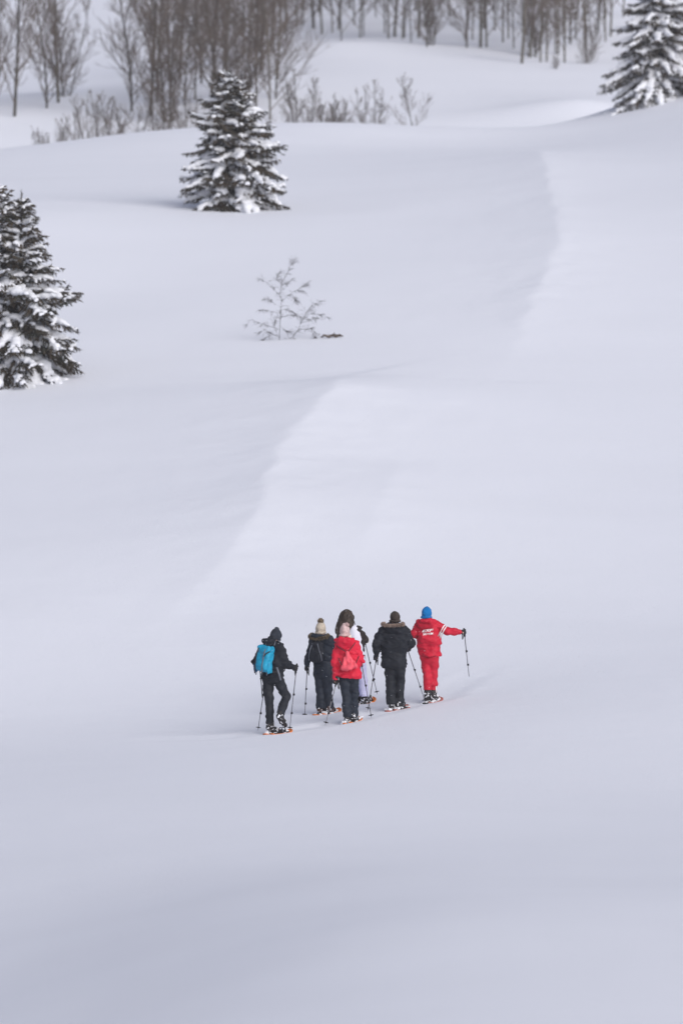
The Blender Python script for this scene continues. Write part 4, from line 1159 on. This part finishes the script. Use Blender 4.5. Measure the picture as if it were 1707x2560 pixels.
def long_hair():
    hd = P3['head']; hf = frame(dirv(28, -4)); bk = -hf[:, 1]
    S = Sdf()
    S.el(hd + hf @ np.array((0, -.02, .025)), (.104, .115, .128), hf, .04)
    S.chain([hd + hf @ np.array((-.03, -.05, .0)), hd + hf @ np.array((-.04, -.09, -.13)), hd + hf @ np.array((-.05, -.13, -.25)), hd + hf @ np.array((-.06, -.155, -.36))], [.10, .105, .09, .045], .06)
    S.chain([hd + hf @ np.array((.04, -.05, .0)), hd + hf @ np.array((.055, -.09, -.12)), hd + hf @ np.array((.03, -.13, -.24))], [.098, .098, .06], .06)
    S.rc(hd + hf @ np.array((-.07, -.02, 0)), hd + hf @ np.array((-.105, -.05, -.24)), .07, .045, .05)
    S.el(hd + hf @ np.array((0, .115, -.03)), (.075, .07, .10), hf, .0, sub=True)
    S.noise(.024, (.03, .03, .16), 3); S.noise(.010, (.014, .014, .09), 5)
    V, F = S.build(.0095)
    hr = part('hair', V, F, M['hair'], r3)
    rn = random.Random(2); V = []; F = []; n = 0
    for i in range(620):
        a = R(rn.uniform(75, 285)); e = rn.uniform(-.2, 1.3)
        p = hd + hf @ np.array((math.sin(a) * .124 * math.cos(e), math.cos(a) * .128 * math.cos(e) - .03, .025 + .14 * math.sin(e)))
        d = nrm(hf @ np.array((math.sin(a) * .35, math.cos(a) * .55, -.9 - .2 * e)))
        L = rn.uniform(.10, .32); t = nrm(np.cross(d, hf @ np.array((math.sin(a), math.cos(a), .2)))) * rn.uniform(.003, .007)
        q = p
        for k in range(5):
            w = t * (1 - k / 5)
            V += [q - w, q + w]
            if k: F.append((n + 2 * k - 2, n + 2 * k - 1, n + 2 * k + 1, n + 2 * k))
            d = nrm(d + np.array((rn.gauss(0, .12), rn.gauss(0, .12), -.25))); q = q + d * L / 5
        n += 10
    part('hair_strand', V, np.array(F, np.int32), M['hair'], hr, smooth=False)['kind'] = 'stuff'
    # white back panel of the jacket
    S = Sdf(); sc = (P3['sh_l'] + P3['sh_r']) / 2; hc = (P3['hip_l'] + P3['hip_r']) / 2
    for a, b in ((P3['sh_l'], P3['hip_l']), (P3['sh_r'], P3['hip_r'])):
        S.chain([lerp(sc, a, .70) - UP * .0 - B3[:, 1] * .028, lerp(hc, b, .85) - B3[:, 1] * .03, lerp(hc, b, .85) - UP * .12 - B3[:, 1] * .02], [.112, .122, .126], .07)
    S.rc(sc + UP * .02 - B3[:, 1] * .025, hc - B3[:, 1] * .03, .105, .118, .08)
    S.noise(.012, (.16, .16, .09), 5); S.cut(at(890, 1662, Y3), (0, 0, -1)); S.cut(lerp(sc, hc, .5) + B3[:, 1] * .02, B3[:, 1])
    V, F = S.build(.012); part('white_panel', V, F, M['whitefab'], jk3)
    e_, w_ = P3['el_r'], P3['wr_r']; d = nrm(w_ - e_); fr = frame(d); cc = lerp(e_, w_, .05) + np.array((0, -.0, 0)); mb = MB()
    mb.tube([cc + (fr[:, 0] * math.cos(a) + fr[:, 2] * math.sin(a)) * .069 for a in np.linspace(0, 2 * math.pi, 17)], .008, 5, cap=False)
    part('white_piping', *mb.out(), M['whiteprint'], jk3)
long_hair()

# ===== 4: red jacket, pink hat
Y4 = 104.8
J4 = dict(head=(862, 1583, .02), neck=(863, 1600, .0), sh_l=(845, 1614, .03), sh_r=(888, 1612, -.04), el_l=(837, 1655, -.05), el_r=(903, 1650, -.03), wr_l=(838.5, 1697, -.04), wr_r=(894, 1664, .22),
          hip_l=(859, 1683, .02), hip_r=(884, 1683, -.03), kn_l=(865, 1735, .0), kn_r=(885, 1735, .03), an_l=(868, 1787, -.02), an_r=(884, 1783, .10), toe_l=(874, 1797, .22), heel_l=(867, 1800, -.07), toe_r=(890, 1792, .32), heel_r=(883, 1797, .02))
C4 = dict(trm='navytr', jkm='red', hem=(872, 1694, -.06), jw=.90, hemw=1.05, sw=.78, tw=1.02, cuff=.080, hat=dict(m='pinkknit', low=-.07, slope=.1, tall=1.02, peak=True, pom=(.045, -.055, .125, .042)),
          pole_l=((841, 1705, -.02), (813, 1813, .0)), pole_r=((903, 1655, .24), (928.5, 1795, .25)), glm='rubber', hood=dict(w=1.08, h=1.05), cuffpt=.95)
r4, jk4, P4, B4 = walker('person in bright red jacket and dusty pink knitted hat', Y4, J4, dirv(8, -6), dirv(8), C4)
pole('light grey walking pole in the left hand of the person in the pink hat', at(841, 1705, Y4 - .02), at(813, 1813, Y4), (.75, -.4, 0), m='polesilver')
pole('dark walking pole on the right of the person in the pink hat', at(903, 1655, Y4 + .24), at(928.5, 1795, Y4 + .25), (-.3, .3, 0))
snowshoe('orange snowshoe on the left foot of the person in the pink hat', P4['toe_l'], P4['heel_l'], 'orange', yaw=20, seed=9, snow=1.1)
snowshoe('orange snowshoe on the right foot of the person in the pink hat', P4['toe_r'], P4['heel_r'], 'orange', yaw=22, seed=10)
S = Sdf(); S.rc(P4['neck'] + UP * .035 - B4[:, 0] * .03, P4['neck'] + UP * .04 + B4[:, 0] * .045, .072, .07, .03); S.noise(.014, .05, 2); V, F = S.build(.01)
part('scarf', V, F, M['cream'], r4)
def drawstring_bag():
    c = at(872, 1652, Y4 - .235)
    root = thing('drawstring_bag', 'coral pink drawstring bag on the back of the red jacket', 'bag', tuple(c - UP * .17))
    S = Sdf(); top = at(868, 1632, Y4 - .20)
    bl, br = at(857, 1669, Y4 - .225), at(888, 1664, Y4 - .215); md = at(871, 1668, Y4 - .235)
    for q, r in ((bl, .035), (br, .036), (md, .045)): S.rc(top, q, .022, r, .05)
    S.rc(bl, md, .036, .045, .05); S.rc(md, br, .045, .036, .05)
    S.noise(.020, (.035, .08, .14), 3); S.noise(.01, .05, 6)
    V, F = S.build(.0085); part('sack', V, F, M['bagpink'], root)
    for a in ([top - B4[:, 1] * .01, at(861, 1627, Y4 - .185), at(849, 1620, Y4 - .16), at(841, 1614, Y4 - .10)], [top - B4[:, 1] * .01, at(876, 1622, Y4 - .185), at(883, 1613, Y4 - .17), at(888, 1606, Y4 - .12)],
              [bl, at(850, 1655, Y4 - .19), at(846, 1645, Y4 - .14)], [br, at(893, 1650, Y4 - .17), at(897, 1640, Y4 - .10)]):
        mb = MB(); mb.tube(a, .0075, 5); part('cord', *mb.out(), M['strap'], root)
drawstring_bag()

# ===== 5: black parka with tan fur collar
Y5 = 106.0
J5 = dict(head=(987, 1547, .02), neck=(983, 1564, .0), sh_l=(958, 1578, .03), sh_r=(1012, 1578, -.03), el_l=(940, 1608, -.08), el_r=(1026, 1609, -.02), wr_l=(940, 1637, .0), wr_r=(1019, 1622, .24),
          hip_l=(975, 1655, .02), hip_r=(998, 1655, -.02), kn_l=(976, 1705, .0), kn_r=(1000, 1703, .05), an_l=(978, 1755, -.04), an_r=(998, 1750, .08), toe_l=(989, 1762, .2), heel_l=(976, 1767, -.08), toe_r=(1010, 1758, .28), heel_r=(996, 1763, .02))
C5 = dict(trm='blacktr', jkm='black', hem=(985, 1670, .0), jw=1.02, hemw=1.0, sw=1.0, tw=1.06, cuff=.084, hat=dict(m='brownknit', low=-.07, slope=.2, tall=.96),
          pole_l=((941, 1645, .05), (919, 1777, .05)), pole_r=((1016, 1616, .30), (1063, 1756, .3)), glm='rubber', hood=dict(w=1.1, h=1.05, fur='furtan', frx=.185, fry=.13, fz=.035, ft=.02, a0=60, a1=300, fl=.032, fc=.036))
r5, jk5, P5, B5 = walker('person in black parka with tan fur-trimmed hood and brown beanie', Y5, J5, dirv(0, -8), dirv(8), C5)
pole('grey walking pole in the left hand of the person in the black parka', at(941, 1645, Y5 + .05), at(919, 1777, Y5 + .05), (.3, -.3, 0))
pole('grey walking pole slanting right from the person in the black parka', at(1016, 1616, Y5 + .3), at(1063, 1756, Y5 + .3), (-.3, .3, 0))
snowshoe('snow-caked red snowshoe on the left foot of the person in the black parka', P5['toe_l'], P5['heel_l'], 'redplastic', yaw=28, seed=11, snow=1.5)
snowshoe('snow-caked red snowshoe on the right foot of the person in the black parka', P5['toe_r'], P5['heel_r'], 'redplastic', yaw=32, seed=12, snow=1.4)

# ===== 6: the guide in red
Y6 = 106.8
J6 = dict(head=(1066, 1537, .02), neck=(1067, 1554, .0), sh_l=(1047, 1564, .05), sh_r=(1091, 1563, -.03), el_l=(1034, 1585, .05), el_r=(1117, 1578, -.06), wr_l=(1044, 1590, .28), wr_r=(1150, 1581, .0),
          hip_l=(1063, 1643, .03), hip_r=(1084, 1643, -.03), kn_l=(1068, 1690, .0), kn_r=(1083, 1690, .06), an_l=(1069, 1728, -.03), an_r=(1083, 1732, .10), toe_l=(1077, 1746, .22), heel_l=(1066, 1748, -.07), toe_r=(1092, 1742, .32), heel_r=(1081, 1746, .02))
C6 = dict(trm='redinst', jkm='redinst', hem=(1073, 1640, .0), jw=.93, hemw=1.0, sw=.86, tw=.95, cuff=.066, cuffdrop=-.02, hat=dict(m='blue', low=-.075, slope=.1, tall=1.08),
          pole_r=((1160, 1581, .05), (1172, 1693, .3)), glm='rubber', hood=dict(w=1.08, h=1.0, up=.01), boottop=.14, cuffpt=.93)
r6, jk6, P6, B6 = walker('guide in crimson ski suit with blue beanie, right arm stretched out', Y6, J6, dirv(4, -3), dirv(10), C6)
pole('dark walking pole held out at arm\'s length by the guide in red', at(1160, 1581, Y6 + .05), at(1172, 1693, Y6 + .3), (-.7, -.2, 0), m='polegrey', basket=False)
snowshoe('snow-caked black snowshoe on the left foot of the guide in red', P6['toe_l'], P6['heel_l'], 'rubber', yaw=20, seed=13, snow=1.5)
snowshoe('snow-caked red snowshoe on the right foot of the guide in red', P6['toe_r'], P6['heel_r'], 'redplastic', yaw=28, seed=14, snow=1.4)

def print_on(parent, surf, name, polysV, polysF, m, direction=np.array((0, 1.0, 0)), off=.004):
    """flat print: lays vertices on the cloth along a direction"""
    from mathutils.bvhtree import BVHTree
    me = surf.data; base = np.array(r6.location)
    vs = [Vector(v.co) + Vector(base) for v in me.vertices]; fs = [tuple(p.vertices) for p in me.polygons]
    bv = BVHTree.FromPolygons(vs, fs)
    out = []
    for v in polysV:
        h = bv.ray_cast(Vector(v - direction * .6), Vector(direction))
        out.append(np.array(h[0]) - direction * off if h[0] is not None else v)
    return part(name, out, polysF, m, parent, smooth=False)

def letters(txt, px, py, w, h, Y, shear, rot):
    cu = bpy.data.curves.new('t', 'FONT'); cu.body = txt; cu.size = 1.0; cu.align_x = 'CENTER'; cu.align_y = 'CENTER'; cu.offset = .028; cu.resolution_u = 3
    o = bpy.data.objects.new('t', cu); COL.objects.link(o)
    bpy.context.view_layer.update()
    me = bpy.data.meshes.new_from_object(o.evaluated_get(bpy.context.evaluated_depsgraph_get()))
    co = np.array([v.co for v in me.vertices]); fs = [list(p.vertices) for p in me.polygons]
    bpy.data.objects.remove(o); bpy.data.curves.remove(cu); bpy.data.meshes.remove(me)
    mn, mx = co.min(0), co.max(0)
    u = (co[:, 0] - (mn[0] + mx[0]) / 2) / (mx[0] - mn[0]); v = (co[:, 1] - (mn[1] + mx[1]) / 2) / (mx[1] - mn[1])
    X = (u + shear * v) * w; Zv = v * h
    c = at(px, py, Y)
    P = np.stack([c[0] + X, np.full(len(X), c[1]), c[2] + Zv + X * rot], 1)
    t3 = [f for f in fs if len(f) == 3]; t4 = [f for f in fs if len(f) == 4]; rest = [f for f in fs if len(f) > 4]
    for f in rest: t3 += [[f[0], f[i], f[i + 1]] for i in range(1, len(f) - 1)]
    F = []
    if t3: F.append(np.array(t3, np.int32))
    if t4: F.append(np.array(t4, np.int32))
    return P, F
bpy.context.view_layer.update()
P_, F_ = letters('ESF', 1068.5, 1575.3, .190, .050, Y6, .14, .10); print_on(jk6, jk6, 'lettering', P_, F_, M['whiteprint'])
P_, F_ = letters('SKI+HM', 1069, 1583.5, .185, .042, Y6, .04, .08); print_on(jk6, jk6, 'lettering', P_, F_, M['whiteprint'])
def arm_band(t0, t1, parent):
    s_, e_ = P6['sh_r'], P6['el_r']; d = nrm(e_ - s_); fr = frame(d); mb = MB()
    a, b = lerp(s_, e_, t0), lerp(s_, e_, t1)
    from mathutils.bvhtree import BVHTree
    base = np.array(r6.location)
    bv = BVHTree.FromPolygons([Vector(v.co) + Vector(base) for v in jk6.data.vertices], [tuple(p.vertices) for p in jk6.data.polygons])
    n = 28; V = []
    for k in range(3):
        c = lerp(a, b, k / 2)
        for i in range(n):
            an = 2 * math.pi * i / n; dr = fr[:, 0] * math.cos(an) + fr[:, 2] * math.sin(an)
            h = bv.ray_cast(Vector(c + dr * .22), Vector(-dr), .22)
            V.append((np.array(h[0]) if h[0] is not None else c + dr * .075) + dr * .004)
    F = [(k * n + i, k * n + (i + 1) % n, (k + 1) * n + (i + 1) % n, (k + 1) * n + i) for k in range(2) for i in range(n)]
    part('white_band', V, np.array(F, np.int32), M['whiteprint'], parent)
arm_band(.54, .62, jk6); arm_band(.73, .81, jk6)
k_, a_ = P6['kn_r'], P6['an_r']
mb = MB(); d = np.array((.048, -.052, 0)); strip(mb, [lerp(k_, a_, .42) + d, lerp(k_, a_, .7) + d, lerp(k_, a_, .98) + d], .007, .003, np.array((.3, -1, 0)))
o = part('white_stripe', *mb.out(), M['whiteprint'], [c for c in r6.children if c.name.startswith('trousers')][0], smooth=False)

# ------------------------------------------------------------------ falling snow
rn = np.random.RandomState(4)
N = 3600
C0 = np.stack([rn.uniform(-6.5, 6.5, N), rn.uniform(97, 110, N), rn.uniform(-9, 1.0, N)], 1)
ok = C0[:, 2] > base_z(C0[:, 0], C0[:, 1]) + .05
C0 = C0[ok]; N = len(C0); rr = rn.uniform(.003, .0068, N)[:, None]
octv = np.array([(1, 0, 0), (-1, 0, 0), (0, 1, 0), (0, -1, 0), (0, 0, 1), (0, 0, -1)], float)
octf = np.array([(0, 2, 4), (2, 1, 4), (1, 3, 4), (3, 0, 4), (2, 0, 5), (1, 2, 5), (3, 1, 5), (0, 3, 5)])
V = (C0[:, None] + octv[None] * rr[:, None]).reshape(-1, 3); F = (octf[None] + (np.arange(N) * 6)[:, None, None]).reshape(-1, 3)
fl = link('falling_snow', mesh_np('falling_snow', V, F), M['snowcap']); fl['kind'] = 'stuff'; fl['label'] = 'small snowflakes falling around the walkers'; fl['category'] = 'snowflakes'

# ------------------------------------------------------------------ snowy air
zs = GZ.min() - 1.0; zt = max(GZ.max(), 12.0) + 14.0
x0, x1, y0, y1 = xs.min() - 2, xs.max() + 2, ys.min() - 2, ys.max() + 2
V = [(x, y, z) for x in (x0, x1) for y in (y0, y1) for z in (zs, zt)]
hz = link('haze', mesh_np('haze', V, np.array([(0, 1, 3, 2), (4, 6, 7, 5), (0, 4, 5, 1), (2, 3, 7, 6), (0, 2, 6, 4), (1, 5, 7, 3)])), None, smooth=False)
hz['kind'] = 'stuff'
hm = bpy.data.materials.new('snowy_air'); hm.use_nodes = True
hn = hm.node_tree.nodes; hn.remove(hn['Principled BSDF'])
pv = hn.new('ShaderNodeVolumePrincipled')
pv.inputs['Color'].default_value = (0.93, 0.94, 0.97, 1)
pv.inputs['Density'].default_value = 0.00022
pv.inputs['Anisotropy'].default_value = 0.1
hm.node_tree.links.new(pv.outputs[0], hn['Material Output'].inputs['Volume'])
hz.data.materials.append(hm)
print('HAZE', zs, zt)
